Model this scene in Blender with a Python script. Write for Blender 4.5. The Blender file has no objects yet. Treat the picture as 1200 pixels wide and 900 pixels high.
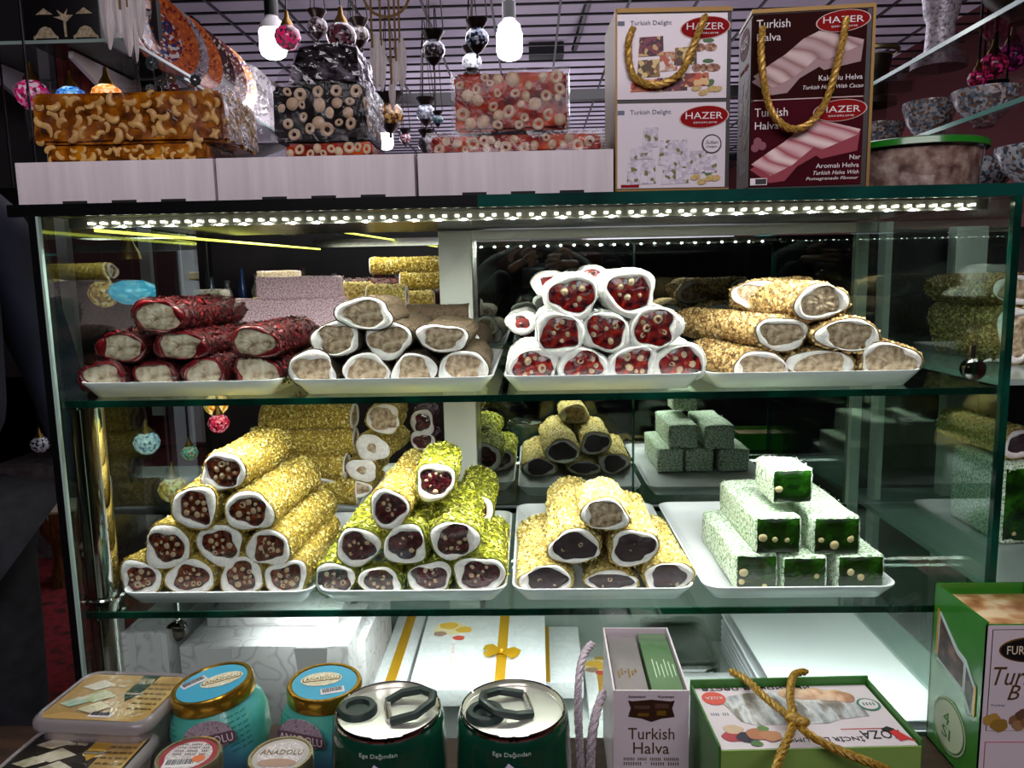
import bpy, bmesh, math, random
import numpy as np
from mathutils import Vector, Matrix, Euler
random.seed(7); R = random.Random(11); NR = np.random.RandomState(5)
PI = math.pi
SC = bpy.context.scene; COL = SC.collection

# ---------------------------------------------------------------- camera, world, lights, exposure
CAM = Vector((0, -0.95, 1.30)); F = 900.0
cd = bpy.data.cameras.new('camera'); cam = bpy.data.objects.new('camera', cd); COL.objects.link(cam)
CR = Matrix.Rotation(math.radians(1.5), 3, 'Z') @ Matrix.Rotation(math.radians(90-7.9), 3, 'X') @ Matrix.Rotation(math.radians(-1.1), 3, 'Z')
cam.matrix_world = Matrix.Translation(CAM) @ CR.to_4x4()
cd.sensor_width = 36; cd.lens = F/1200*36; cd.clip_start = 0.01
SC.camera = cam
SC.view_settings.view_transform = 'Standard'; SC.view_settings.look = 'None'
SC.view_settings.gamma = 1; SC.view_settings.use_curve_mapping = False
SC.view_settings.exposure = 0.0
w = bpy.data.worlds.new('world'); SC.world = w; w.use_nodes = True
w.node_tree.nodes['Background'].inputs[0].default_value = (0.50, 0.47, 0.55, 1)
w.node_tree.nodes['Background'].inputs[1].default_value = 0.05

def area(name, loc, rot, sx, sy, power, col=(1, 1, 1), spread=180):
    l = bpy.data.lights.new(name, 'AREA'); l.shape = 'RECTANGLE'; l.size = sx; l.size_y = sy
    l.energy = power; l.color = col; l.spread = math.radians(spread)
    o = bpy.data.objects.new(name, l); COL.objects.link(o); o.location = loc; o.rotation_euler = rot
    return o
# side counter strips, and two added fill lights without fixtures below the shelves
area('lower_tier_fill_light', (-0.03, 0.035, 1.139), (math.radians(22), 0, 0), 1.0, 0.010, 4.0, (1, .97, .93), 130)
area('side_counter_strip_light', (-0.42, 0.62, 1.40), (0, 0, 0), 0.35, 0.3, 2.2, (1, .96, .82))
area('under_shelf_fill_light', (0.1, 0.05, 0.87), (math.radians(25), 0, 0), 0.95, 0.010, 2.2, (1, .97, .96), 120)
# shop ceiling panels; the last light faces up from below, no lamp built
area('ceiling_panel_light', (0.1, -1.9, 2.45), (math.radians(52), 0, 0), 2.2, 1.0, 46, (1, .92, .97))
area('hall_panel_light', (0.2, 3.2, 2.46), (0, 0, 0), 2.0, 3.0, 70, (.95, .9, 1))
area('hall_uplight', (0.2, 5.5, 1.0), (PI, 0, 0), 3.0, 4.0, 75, (.93, .87, 1))

# ---------------------------------------------------------------- helpers
def P(px, py, Y=None, Z=None, X=None):
    d = CR @ Vector(((px-600)/F, -(py-450)/F, -1))
    if Y is not None: t = (Y-CAM.y)/d.y
    elif Z is not None: t = (Z-CAM.z)/d.z
    else: t = (X-CAM.x)/d.x
    return CAM + d*t
def project(p):
    q = CR.transposed() @ (Vector(p)-CAM)
    return 600+F*q.x/-q.z, 450-F*q.y/-q.z
def lin(c):
    if isinstance(c, str): c = tuple(int(c[i:i+2], 16)/255 for i in (0, 2, 4))
    return tuple((x/12.92 if x <= .04045 else ((x+.055)/1.055)**2.4) for x in c)+(1,)

MATS = {}
def mat(name, col='808080', rough=.5, metal=0, cols=None, scale=60, bump=0, bscale=None, coat=0, sss=0, trans=0,
        emit=0, island=False, detail=4, pos=None, tex='noise', spec=.5, stretch=None, alpha=1, ior=1.45, jitter=0.0):
    if name in MATS: return MATS[name]
    m = bpy.data.materials.new(name); m.use_nodes = True; N = m.node_tree.nodes; L = m.node_tree.links
    b = N['Principled BSDF']
    b.inputs['Base Color'].default_value = lin(col); b.inputs['Roughness'].default_value = rough
    b.inputs['Metallic'].default_value = metal; b.inputs['Coat Weight'].default_value = coat; b.inputs['Coat Roughness'].default_value = .08
    b.inputs['Specular IOR Level'].default_value = spec; b.inputs['IOR'].default_value = ior
    if sss:
        b.inputs['Subsurface Weight'].default_value = sss; b.inputs['Subsurface Scale'].default_value = .01
    if trans: b.inputs['Transmission Weight'].default_value = trans
    if alpha < 1: b.inputs['Alpha'].default_value = alpha
    tc = N.new('ShaderNodeTexCoord'); vec = tc.outputs['Object']
    if stretch:
        mp = N.new('ShaderNodeMapping'); mp.inputs['Scale'].default_value = stretch; L.new(vec, mp.inputs[0]); vec = mp.outputs[0]
    if cols:
        if island:
            g = N.new('ShaderNodeNewGeometry'); fac = g.outputs['Random Per Island']
        elif tex == 'voronoi':
            t = N.new('ShaderNodeTexVoronoi'); t.inputs['Scale'].default_value = scale; L.new(vec, t.inputs['Vector'])
            s = N.new('ShaderNodeSeparateColor'); L.new(t.outputs['Color'], s.inputs[0]); fac = s.outputs[0]
        elif tex == 'wave':
            t = N.new('ShaderNodeTexWave'); t.inputs['Scale'].default_value = scale; t.inputs['Distortion'].default_value = 4
            t.inputs['Detail'].default_value = 2; t.bands_direction = 'DIAGONAL'; L.new(vec, t.inputs['Vector']); fac = t.outputs['Fac']
        else:
            t = N.new('ShaderNodeTexNoise'); t.inputs['Scale'].default_value = scale; t.inputs['Detail'].default_value = detail
            L.new(vec, t.inputs['Vector']); fac = t.outputs['Fac']
        r = N.new('ShaderNodeValToRGB'); e = r.color_ramp.elements
        n = len(cols)
        if pos is None:
            pos = [i/(n-1) for i in range(n)] if (island or tex != 'noise') else [.34+.32*i/(n-1) for i in range(n)]
            if island: r.color_ramp.interpolation = 'CONSTANT'; pos = [i/n for i in range(n)]
            if tex == 'voronoi': r.color_ramp.interpolation = 'CONSTANT'; pos = [i/n for i in range(n)]
        while len(e) < n: e.new(.5)
        for i in range(n): e[i].position = pos[i]; e[i].color = lin(cols[i])
        L.new(fac, r.inputs[0]); L.new(r.outputs[0], b.inputs['Base Color'])
        if emit: L.new(r.outputs[0], b.inputs['Emission Color'])
    if emit:
        b.inputs['Emission Strength'].default_value = emit
        if not cols: b.inputs['Emission Color'].default_value = lin(col)
    if bump:
        t2 = N.new('ShaderNodeTexNoise'); t2.inputs['Scale'].default_value = bscale or scale; t2.inputs['Detail'].default_value = 5
        L.new(vec, t2.inputs['Vector']); bp = N.new('ShaderNodeBump'); bp.inputs['Strength'].default_value = bump
        bp.inputs['Distance'].default_value = .002; L.new(t2.outputs['Fac'], bp.inputs['Height']); L.new(bp.outputs[0], b.inputs['Normal'])
    MATS[name] = m; return m

def glassmat(name, tint='f2faf6', refl='ffffff', ior=1.45, rough=.01, haze=0.0, hazecol='ffffff', wrinkle=0, boost=1.0):
    if name in MATS: return MATS[name]
    m = bpy.data.materials.new(name); m.use_nodes = True; N = m.node_tree.nodes; L = m.node_tree.links
    N.remove(N['Principled BSDF']); out = N['Material Output']
    t = N.new('ShaderNodeBsdfTransparent'); t.inputs[0].default_value = lin(tint)
    g = N.new('ShaderNodeBsdfGlossy'); g.inputs[0].default_value = lin(refl); g.inputs['Roughness'].default_value = rough
    f = N.new('ShaderNodeFresnel'); gm = N.new('ShaderNodeNewGeometry')   # same reflectance on both faces of a pane
    ma = N.new('ShaderNodeMath'); ma.operation = 'MULTIPLY_ADD'; ma.inputs[1].default_value = 1/ior-ior; ma.inputs[2].default_value = ior
    L.new(gm.outputs['Backfacing'], ma.inputs[0]); L.new(ma.outputs[0], f.inputs[0])
    mx = N.new('ShaderNodeMixShader'); base = t.outputs[0]
    if boost != 1.0:
        mm = N.new('ShaderNodeMath'); mm.operation = 'MULTIPLY'; mm.use_clamp = True; mm.inputs[1].default_value = boost
        L.new(f.outputs[0], mm.inputs[0]); ff = mm.outputs[0]
    else: ff = f.outputs[0]
    if haze:
        d = N.new('ShaderNodeBsdfDiffuse'); d.inputs[0].default_value = lin(hazecol)
        mh = N.new('ShaderNodeMixShader'); mh.inputs[0].default_value = haze
        L.new(t.outputs[0], mh.inputs[1]); L.new(d.outputs[0], mh.inputs[2]); base = mh.outputs[0]
        if wrinkle:
            tn = N.new('ShaderNodeTexNoise'); tn.inputs['Scale'].default_value = wrinkle*.6; tn.inputs['Detail'].default_value = 6; tn.inputs['Distortion'].default_value = 1.5
            tc = N.new('ShaderNodeTexCoord'); L.new(tc.outputs['Object'], tn.inputs['Vector'])
            cr = N.new('ShaderNodeValToRGB'); cr.color_ramp.elements[0].position = .5; cr.color_ramp.elements[1].position = .72
            cr.color_ramp.elements[1].color = (haze*2.2,)*3+(1,); L.new(tn.outputs['Fac'], cr.inputs[0]); L.new(cr.outputs[0], mh.inputs[0])
    if wrinkle:
        tn2 = N.new('ShaderNodeTexNoise'); tn2.inputs['Scale'].default_value = wrinkle; tn2.inputs['Detail'].default_value = 4; tn2.inputs['Distortion'].default_value = 2
        tc2 = N.new('ShaderNodeTexCoord'); L.new(tc2.outputs['Object'], tn2.inputs['Vector'])
        bp = N.new('ShaderNodeBump'); bp.inputs['Strength'].default_value = .6; bp.inputs['Distance'].default_value = .004
        L.new(tn2.outputs['Fac'], bp.inputs['Height']); L.new(bp.outputs[0], g.inputs['Normal'])
    L.new(ff, mx.inputs[0]); L.new(base, mx.inputs[1]); L.new(g.outputs[0], mx.inputs[2]); L.new(mx.outputs[0], out.inputs[0])
    MATS[name] = m; return m

def sup(v, e): return math.copysign(abs(v)**e, v)
class MB:
    def __init__(s): s.v = []; s.f = []
    def add(s, vs, fs, M=None):
        o = len(s.v)
        s.v += [tuple(M @ Vector(p)) for p in vs] if M is not None else [tuple(p) for p in vs]
        s.f += [tuple(i+o for i in f) for f in fs]; return s
    def box(s, x0, x1, y0, y1, z0, z1, bev=0, M=None):
        if not bev:
            v = [(x, y, z) for x in (x0, x1) for y in (y0, y1) for z in (z0, z1)]
            return s.add(v, [(0, 1, 3, 2), (4, 6, 7, 5), (0, 4, 5, 1), (2, 3, 7, 6), (0, 2, 6, 4), (1, 5, 7, 3)], M)
        bm = bmesh.new(); bmesh.ops.create_cube(bm, size=1)
        for q in bm.verts: q.co = Vector(((x0+x1)/2+q.co.x*(x1-x0), (y0+y1)/2+q.co.y*(y1-y0), (z0+z1)/2+q.co.z*(z1-z0)))
        bmesh.ops.bevel(bm, geom=bm.edges[:], offset=bev, segments=2, affect='EDGES', profile=.6)
        bm.verts.index_update(); v = [q.co.copy() for q in bm.verts]; f = [[a.index for a in q.verts] for q in bm.faces]; bm.free()
        return s.add(v, f, M)
    def lathe(s, prof, n=24, M=None, sx=1, sy=1, wob=0):
        v = []; f = []; rings = []
        for r, z in prof:
            if r < 1e-6: rings.append([len(v)]); v.append((0, 0, z))
            else:
                rings.append(list(range(len(v), len(v)+n)))
                v += [(r*sx*math.cos(2*PI*k/n), r*sy*math.sin(2*PI*k/n), z) for k in range(n)]
        for a, b in zip(rings, rings[1:]):
            for k in range(n):
                k2 = (k+1) % n
                if len(a) == 1 and len(b) == 1: continue
                if len(a) == 1: f.append((a[0], b[k2], b[k]))
                elif len(b) == 1: f.append((a[k], a[k2], b[0]))
                else: f.append((a[k], a[k2], b[k2], b[k]))
        return s.add(v, f, M)
    def tube(s, pts, r, n=8, M=None, cap=True, closed=False):
        pts = [Vector(p) for p in pts]; rr = r if isinstance(r, (list, tuple)) else [r]*len(pts)
        v = []; f = []; up = None; m = len(pts)
        for i, p in enumerate(pts):
            if closed: d = pts[(i+1) % m]-pts[i-1]
            else: d = pts[min(i+1, m-1)]-pts[max(i-1, 0)]
            d.normalize()
            if up is None: up = Vector((0, 0, 1)) if abs(d.z) < .9 else Vector((1, 0, 0))
            a = d.cross(up); a.normalize(); b = a.cross(d); b.normalize(); up = b
            v += [p+(a*math.cos(2*PI*k/n)+b*math.sin(2*PI*k/n))*rr[i] for k in range(n)]
        for i in range(m if closed else m-1):
            j = (i+1) % m
            for k in range(n): k2 = (k+1) % n; f.append((i*n+k, i*n+k2, j*n+k2, j*n+k))
        if cap and not closed: f.append(tuple(range(n-1, -1, -1))); f.append(tuple((m-1)*n+k for k in range(n)))
        return s.add(v, f, M)
    def prism(s, poly, h, M=None):      # poly in local xy, extruded along +z
        n = len(poly); v = [(x, y, 0) for x, y in poly]+[(x, y, h) for x, y in poly]
        f = [tuple(range(n-1, -1, -1)), tuple(range(n, 2*n))]+[(k, (k+1) % n, n+(k+1) % n, n+k) for k in range(n)]
        return s.add(v, f, M)
    def sphere(s, c, rx, ry=None, rz=None, n=12, m=8, M=None):
        ry = rx if ry is None else ry; rz = rx if rz is None else rz
        T = Matrix.Translation(c) @ Matrix.Diagonal((rx, ry, rz, 1))
        if M is not None: T = M @ T
        return s.lathe([(math.sin(PI*i/m), -math.cos(PI*i/m)) for i in range(m+1)], n, T)
    def mesh(s, name, m, smooth=True, ang=38):
        me = bpy.data.meshes.new(name); me.from_pydata(s.v, [], s.f)
        if smooth: me.shade_smooth(); me.set_sharp_from_angle(angle=math.radians(ang))
        me.materials.append(m); return me
    def build(s, name, m, parent=None, smooth=True, ang=38, kind=None):
        return obj(name, s.mesh(name, m, smooth, ang), parent, kind)
def obj(name, me, parent=None, kind=None):
    o = bpy.data.objects.new(name, me); COL.objects.link(o)
    if parent: o.parent = parent
    if kind: o['kind'] = kind
    return o
def thing(name, label, cat, loc=(0, 0, 0), rz=0, group=None, rot=None):
    o = bpy.data.objects.new(name, None); COL.objects.link(o); o.empty_display_size = .02
    o.location = loc; o.rotation_euler = rot if rot else (0, 0, rz); o['label'] = label; o['category'] = cat
    if group: o['group'] = group
    return o
def tag(o, label, cat, group=None, kind=None):
    o['label'] = label; o['category'] = cat
    if group: o['group'] = group
    if kind: o['kind'] = kind
    return o
def struct(o): o['kind'] = 'structure'; return o
def frame(org, u, v):
    u = Vector(u).normalized(); n = u.cross(Vector(v)).normalized(); v2 = n.cross(u)
    return Matrix(((u.x, v2.x, n.x, org[0]), (u.y, v2.y, n.y, org[1]), (u.z, v2.z, n.z, org[2]), (0, 0, 0, 1)))
FR = lambda x=0, y=0, z=0: frame((x, y, z), (1, 0, 0), (0, 0, 1))      # front plane: u=x, v=z, n=-y
def txt(s, u, v, wd, ht, fr, m, parent, lift=.0004, shear=0, flip=1, name='lettering', bend=None, thick=.0003):
    cu = bpy.data.curves.new('t', 'FONT'); cu.body = s; cu.size = 1; cu.shear = shear; cu.resolution_u = 2; cu.extrude = .5
    to = bpy.data.objects.new('t', cu); COL.objects.link(to)
    dg = bpy.context.evaluated_depsgraph_get(); me = bpy.data.meshes.new_from_object(to.evaluated_get(dg))
    bpy.data.objects.remove(to); bpy.data.curves.remove(cu)
    n = len(me.vertices); a = np.empty(n*3); me.vertices.foreach_get('co', a); a = a.reshape(-1, 3)
    lo = a[:, :2].min(0); hi = a[:, :2].max(0); q = (a[:, :2]-(lo+hi)/2)/(hi-lo)
    out = []
    for i in range(n):
        x = u+q[i, 0]*wd*flip; y = v+q[i, 1]*ht*flip; z = lift+(a[i, 2]+.5)*thick
        p = bend(x, y, z) if bend else fr @ Vector((x, y, z)); out += list(p)
    me.vertices.foreach_set('co', out); me.update(); me.materials.clear(); me.materials.append(m); me.name = name
    return obj(name, me, parent)
def patch(poly, fr, m, parent, name='print', lift=.0003, h=.0003):
    return MB().prism(poly, h, fr @ Matrix.Translation((0, 0, lift))).build(name, m, parent, smooth=False)
def ell(cu, cv, a, b, n=28, rot=0, wob=0):
    o = []
    for k in range(n):
        t = 2*PI*k/n; q = 1+wob*math.sin(3*t+cu*900)+wob*math.sin(5*t+cv*700)
        x, y = a*q*math.cos(t), b*q*math.sin(t); o.append((cu+x*math.cos(rot)-y*math.sin(rot), cv+x*math.sin(rot)+y*math.cos(rot)))
    return o
def rect(u0, u1, v0, v1, r=0):
    if not r: return [(u0, v0), (u1, v0), (u1, v1), (u0, v1)]
    o = []
    for cx, cy, a0 in ((u1-r, v0+r, -90), (u1-r, v1-r, 0), (u0+r, v1-r, 90), (u0+r, v0+r, 180)):
        o += [(cx+r*math.cos(math.radians(a0+q)), cy+r*math.sin(math.radians(a0+q))) for q in (0, 30, 60, 90)]
    return o
def ordn(i, n):
    if n == 1: return 'only'
    if i == 0: return 'leftmost'
    if i == n-1: return 'rightmost'
    return ('second', 'third', 'fourth', 'fifth', 'sixth')[i-1]+' from left'

# ---------------------------------------------------------------- common materials
M_glass = glassmat('clear_glass', 'f6fcf9'); M_side = glassmat('side_glass', 'dcebe5', boost=1.3)
M_edge = mat('green_glass_edge', '0b4a3a', .12, cols=['03150f', '062c22', '0b4838'], scale=9, coat=.2)
M_steel = mat('brushed_steel', 'c9c8c4', .16, 1); M_chrome = mat('chrome', 'd8d6d0', .05, 1)
M_alu = mat('pale_aluminium', 'c3c3bc', .4, .15); M_black = mat('black_trim', '0a0b0c', .35)
M_white = mat('white_plastic', 'e9e9ea', .28, coat=.2); M_card = mat('white_card', 'd6ccd0', .7, cols=['cdc3c8', 'dcd4d7'], scale=8, stretch=(8, 1, .6))
M_gold = mat('gold_foil', 'c79a3c', .25, .9); M_rope = mat('gold_rope', 'c2953d', .4, .35, cols=['8a6420', 'd8b055'], scale=400)
M_red = mat('deep_red', '7e0f16', .45)
# ================================================================= ROOM
WZ = 2.62
struct(MB().box(-3.2, 3.4, -3.2, 10.2, -.05, 0).build('floor', mat('red_carpet', '5a0f14', .95, cols=['3d080c', '7a161c', '300608'], scale=14, bump=.5, bscale=300)))
struct(MB().box(-3.2, 3.4, -3.2, 10.2, WZ, WZ+.05).build('ceiling', mat('ceiling_paint', 'b9b2c2', .8, cols=['aaa4b4', 'c2bccb'], scale=1.5)))
M_wall = mat('lilac_wall', 'aca6b2', .8, cols=['9f99a6', 'b6b0bb'], scale=2)
M_dark = mat('dark_wall', '1c1a1f', .8)
struct(MB().box(-3.2, 3.4, 10.1, 10.2, 0, WZ).build('wall_back', M_wall))
struct(MB().box(-1.75, -1.7, 2.6, 10.1, 0, WZ).build('wall_left', M_wall))
struct(MB().box(2.3, 2.35, -3.2, 10.1, 0, WZ).build('wall_right', mat('red_wall', '4a1216', .8)))
struct(MB().box(-3.2, 3.4, -3.25, -3.2, 0, WZ).build('wall_front', M_dark))
struct(MB().box(-3.25, -3.2, -3.2, 10.1, 0, WZ).build('wall_far_left', M_dark))
for i, (y, wd) in enumerate(((3.05, .09), (5.3, .12), (7.6, .14))):
    struct(MB().box(-1.70, -1.66, y, y+wd, 0, WZ).build('trim_%d' % (i+1), M_black))
struct(MB().box(-1.70, -1.67, 2.6, 10, 2.30, 2.37).build('trim_4', M_black))
struct(MB().box(-1.70, -1.67, 2.6, 10, 1.72, 1.79).build('trim_5', M_black))
# ceiling beams
for i, y in enumerate((3.9, 6.6)):
    tag(struct(MB().box(-1.7, 2.3, y, y+.07, WZ-.26, WZ-.2).build('trim_%d' % (6+i), M_black)), 'black beam carrying the wire grid ceiling', 'beam')
# wire grid
g = thing('wire_grid', 'black wire mesh hung flat below the pale lilac ceiling', 'grid', (0, 0, WZ-.14))
mw = mat('grid_wire', '1b181d', .5)
mx_ = MB().box(-1.7, 2.3, -.005, .005, -.005, .005).mesh('wire', mw)
my_ = MB().box(-.005, .005, 1.6, 10, -.005, .005).mesh('wire', mw)
y = 1.7
while y < 10: o = obj('wire', mx_, g); o.location.y = y; y += .15
x = -1.65
while x < 2.3: o = obj('wire', my_, g); o.location.x = x; y += .3; x += .30
b = MB().tube([P(673, 58, Y=3.6), P(690, 0, Y=3.0)], .018, 6); o = b.build('ceiling_strut', M_black); tag(o, 'black sloping strut from the grid ceiling to the beam right of the bulb', 'strut')
o = MB().box(-.1, .1, -.06, .06, -.05, .05).build('junction_box', M_black); o.location = P(640, 56, Y=3.7); tag(o, 'black box fixed to the beam right of the central bulb', 'box')

# ---------------------------------------------------------------- lamps
def bulb(px, py, Y, wpx, label):
    s = wpx/F*(Y+.95)/.078; c = P(px, py, Y=Y)
    t = thing('hanging_bulb', label, 'lamp', (c.x, c.y, c.z-.05*s), 0, None)
    MB().lathe([(0, 0), (.022*s, .002*s), (.034*s, .01*s), (.039*s, .024*s), (.039*s, .075*s), (.036*s, .082*s)], 24).build('diffuser', mat('bulb_glow', 'ffffff', .4, emit=9), t)
    MB().lathe([(.037*s, .08*s), (.033*s, .10*s), (.02*s, .112*s), (.018*s, .12*s), (0, .12*s)], 20).build('bulb_base', M_white, t)
    MB().lathe([(.02*s, .118*s), (.02*s, .165*s), (.008*s, .175*s), (0, .175*s)], 16).build('socket', M_black, t)
    MB().tube([(0, 0, .17*s), (0.003, 0, WZ-t.location.z)], .004, 6).build('cord', M_black, t)
    l = bpy.data.lights.new('bulb_light', 'POINT'); l.energy = .7*s*s; l.shadow_soft_size = .045*s; l.color = (1, .97, .98)
    lo = bpy.data.objects.new('bulb_light', l); COL.objects.link(lo); lo.parent = t; lo.location = (0, -.0, -.06*s)
bulb(597, 50, 2.3, 29, 'white glowing bulb hanging above the red nut slab')
bulb(320, 48, 2.0, 30, 'white glowing bulb hanging left of the wrapped dark lump')
bulb(452, 164, 4.5, 17, 'small white glowing bulb far back between the slabs')

def lantern(px, py, Y, wpx, kind, label, cat='lantern', glow=0, cols=None, wire=True, group=None, hang=None):
    s = wpx/F*(Y+.95); c = P(px, py, Y=Y); r = s/2
    t = thing('mosaic_lamp', label, cat, (c.x, c.y, c.z-r*1.0), 0, group)
    cols = cols or ['2a2430', 'b9b6c4', '4a3b42', '8a8692']
    mm = mat('mosaic_'+'_'.join(cols[:3])+str(glow), cols[0], .15, .1, cols=cols, scale=9/s, tex='voronoi', emit=glow, bump=.4, coat=.6)
    dk = mat('dark_bronze', '2a2220', .35, .8)
    if kind == 'pot':      # metal-collared votive lantern
        MB().lathe([(0, -.75*r), (.12*r, -.6*r), (.1*r, -.35*r), (.35*r, -.2*r), (.7*r, .25*r)], 14).build('base_cone', dk, t)
        MB().lathe([(.7*r, .25*r), (.97*r, .65*r), (1*r, 1.0*r), (.9*r, 1.35*r), (.55*r, 1.7*r)], 16).build('globe', mm, t)
        MB().lathe([(.5*r, 1.65*r), (.62*r, 1.85*r), (.95*r, 2.35*r), (.98*r, 2.45*r), (.8*r, 2.45*r)], 14).build('collar', dk, t)
        for q in range(3):
            a = q*2.1; MB().tube([(.9*r*math.cos(a), .9*r*math.sin(a), 2.4*r), (0.1*r*math.cos(a), .1*r*math.sin(a), WZ-t.location.z)], .0022, 4).build('chain', dk, t)
    else:                  # globe with brass cap
        MB().lathe([(0, 0), (.45*r, .1*r), (.85*r, .5*r), (1*r, 1*r), (.85*r, 1.45*r), (.45*r, 1.75*r)], 20).build('globe', mm, t)
        MB().lathe([(.5*r, 1.7*r), (.42*r, 1.95*r), (.2*r, 2.3*r), (.12*r, 2.8*r), (0, 2.9*r)], 14).build('lamp_cap', mat('lamp_brass', '8a6a34', .3, .9), t)
        if wire: MB().tube([(0, 0, 2.8*r), (0, 0, (hang or WZ)-t.location.z)], .003, 5).build('cord', M_black, t)
    return t
lantern(508, 58, 1.9, 26, 'pot', 'dark bronze votive lantern with grey beads hanging between feathers and bulb', cols=['2c2830', '6f6c78', '3a2a2a', '9b98a4'])
lantern(559, 44, 1.9, 26, 'pot', 'blue-grey mosaic lantern hanging just left of the central bulb', cols=['1c2336', '8fa0bd', 'c9d2e2', '2a2c3a'])
lantern(553, 72, 2.6, 22, 'pot', 'clear crackle glass lantern hanging below the blue-grey one', cols=['c9ccd2', 'e6e8ec', '8a8f98'])
lantern(457, 134, 3.0, 31, 'pot', 'amber brown lantern hanging below the white feathers', cols=['5a3d22', '8a6238', 'b08a50', '3a2a1c'])
lantern(499, 132, 3.2, 22, 'pot', 'small grey glass lantern right of the amber one', cols=['777c88', 'aab0ba', '4c505c'])
lantern(513, 140, 3.0, 12, 'pot', 'tiny teal lantern hanging beside the grey glass lantern', cols=['23383c', '3f6068'])
lantern(475, 162, 3.8, 13, 'pot', 'tiny red and grey lantern near the far bulb', cols=['8a2a34', 'b8b0b8', '4c3034'])
lantern(500, 168, 3.4, 20, 'pot', 'black lantern hanging just above the gap between cartons', cols=['121014', '2a2228', '3a3038'])
lantern(553, 102, 3.2, 20, 'pot', 'red and white beaded lantern peeking over the red slab', cols=['8f1f2c', 'd8d0d4', '5a3038'])
lantern(337, 43, 1.8, 30, 'globe', 'pink glowing mosaic globe hanging in front of the left bulb', 'lamp', .6, ['c0185a', '40202c', 'a83a60', '5a3844'])
lantern(400, 42, 1.7, 34, 'globe', 'dull pink and grey mosaic globe above the wrapped lump', 'lamp', .05, ['7a3a4c', '4a3038', 'a898a0', '2c2024'])
lantern(421, 40, 2.2, 22, 'pot', 'bronze lantern hanging left of the white feathers', cols=['3a3030', '8c8486', '5a4c48'])
lantern(415, 78, 2.6, 24, 'pot', 'brown beaded lantern behind the wrapped dark lump', cols=['4a3830', 'b8a890', '6a5040'])
lantern(372, 30, 2.2, 22, 'pot', 'dark lantern at the top left of the wrapped lump', cols=['241c20', '4a3c40', '7a6c70'])
lantern(38, 110, 1.05, 37, 'globe', 'pink mosaic globe with white top hanging above the cashew slab', 'lamp', .35, ['c8206a', 'd8b8c8', '6a2040', 'e06aa0'], True, None, 1.82)
lantern(84, 116, 1.1, 34, 'globe', 'blue glowing mosaic globe behind the cashew slab', 'lamp', 1.0, ['2a78d8', '60b0f0', '1a50b0', 'a8dcff'], True, None, 1.82)
lantern(126, 114, 1.1, 36, 'globe', 'amber glowing mosaic globe behind the cashew slab', 'lamp', 1.3, ['f09038', 'ffc880', 'e87820', 'ffe0b0'], True, None, 1.82)
# lamps seen through the left end of the case; blue oval replaces a reflection
LB = lantern(155, 330, .75, 55, 'globe', 'pale blue glowing oval lamp standing in for a reflection at the top left of the case', 'lamp', .75, ['4ab4e8', '6cc6f0', '8ad8f8', '5abcec'], True, None, 1.5)
LB.scale = (1, 1, .6); LB.children[-1].scale = (1, 1, 1.9)
lantern(122, 343, .85, 36, 'globe', 'warm orange mosaic lamp left of the pale blue oval lamp', 'lamp', .45, ['b8823a', 'e8b060', '8a5a24', 'f8d090'], True, None, 1.5)
lantern(172, 518, .8, 31, 'globe', 'white glowing mosaic globe behind the lower left of the case', 'lamp', .55, ['b8d4e8', 'e8f4ff', '6a8cb0', 'f8ffff'], True, None, 1.5)
lantern(222, 530, .85, 21, 'globe', 'small teal glowing mosaic globe left of the top yellow roll', 'lamp', .35, ['58c8b8', 'c8ece0', '8a6a4a', 'e8d8b0'], True, None, 1.5)
lantern(253, 473, .9, 30, 'globe', 'amber glowing mosaic globe just under the middle shelf', 'lamp', 1.0, ['f0a030', 'ffd070', 'c87018', 'ffe8a0'], True, None, 1.5)
lantern(256, 495, .7, 26, 'globe', 'red glowing mosaic globe hanging under the amber one', 'lamp', .5, ['d02848', 'f05068', '70101c', 'ff90a0'], True, None, 1.5)
lantern(203, 572, .75, 36, 'globe', 'amber crackle globe low behind the left yellow rolls', 'lamp', .5, ['d8a038', 'f8d878', 'a87820', 'ffe8a8'], True, None, 1.5)
lantern(47, 520, 1.0, 22, 'globe', 'white and navy spotted globe beside the dark jeans', 'lamp', .05, ['d8dce4', '28305a', 'b8c0d0'])
lantern(75, 522, .9, 18, 'globe', 'small pink red glowing globe behind the left corner of the case', 'lamp', 1.2, ['e8204a', 'ff6a80', 'b01030'])
lantern(1164, 76, .75, 30, 'globe', 'upper right pink bead globe of the cluster at the right edge', 'lamp', .12, ['5a1028', 'a01c48', 'e83880', '38101c'], True)
lantern(1146, 92, .75, 22, 'globe', 'left pink bead globe of the cluster at the right edge', 'lamp', .12, ['5a1028', 'a01c48', 'd83078', '38101c'], True)
lantern(1186, 66, .8, 34, 'globe', 'rightmost purple bead globe at the right edge', 'lamp', .1, ['4a1438', '7a1c58', 'c83890', '2c1020'])
lantern(1164, 120, .75, 30, 'pot', 'dark pink bead lantern at the bottom of the right cluster', 'lantern', .08, ['5a1028', 'a01c48', 'd83078', '38101c'])

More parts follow.
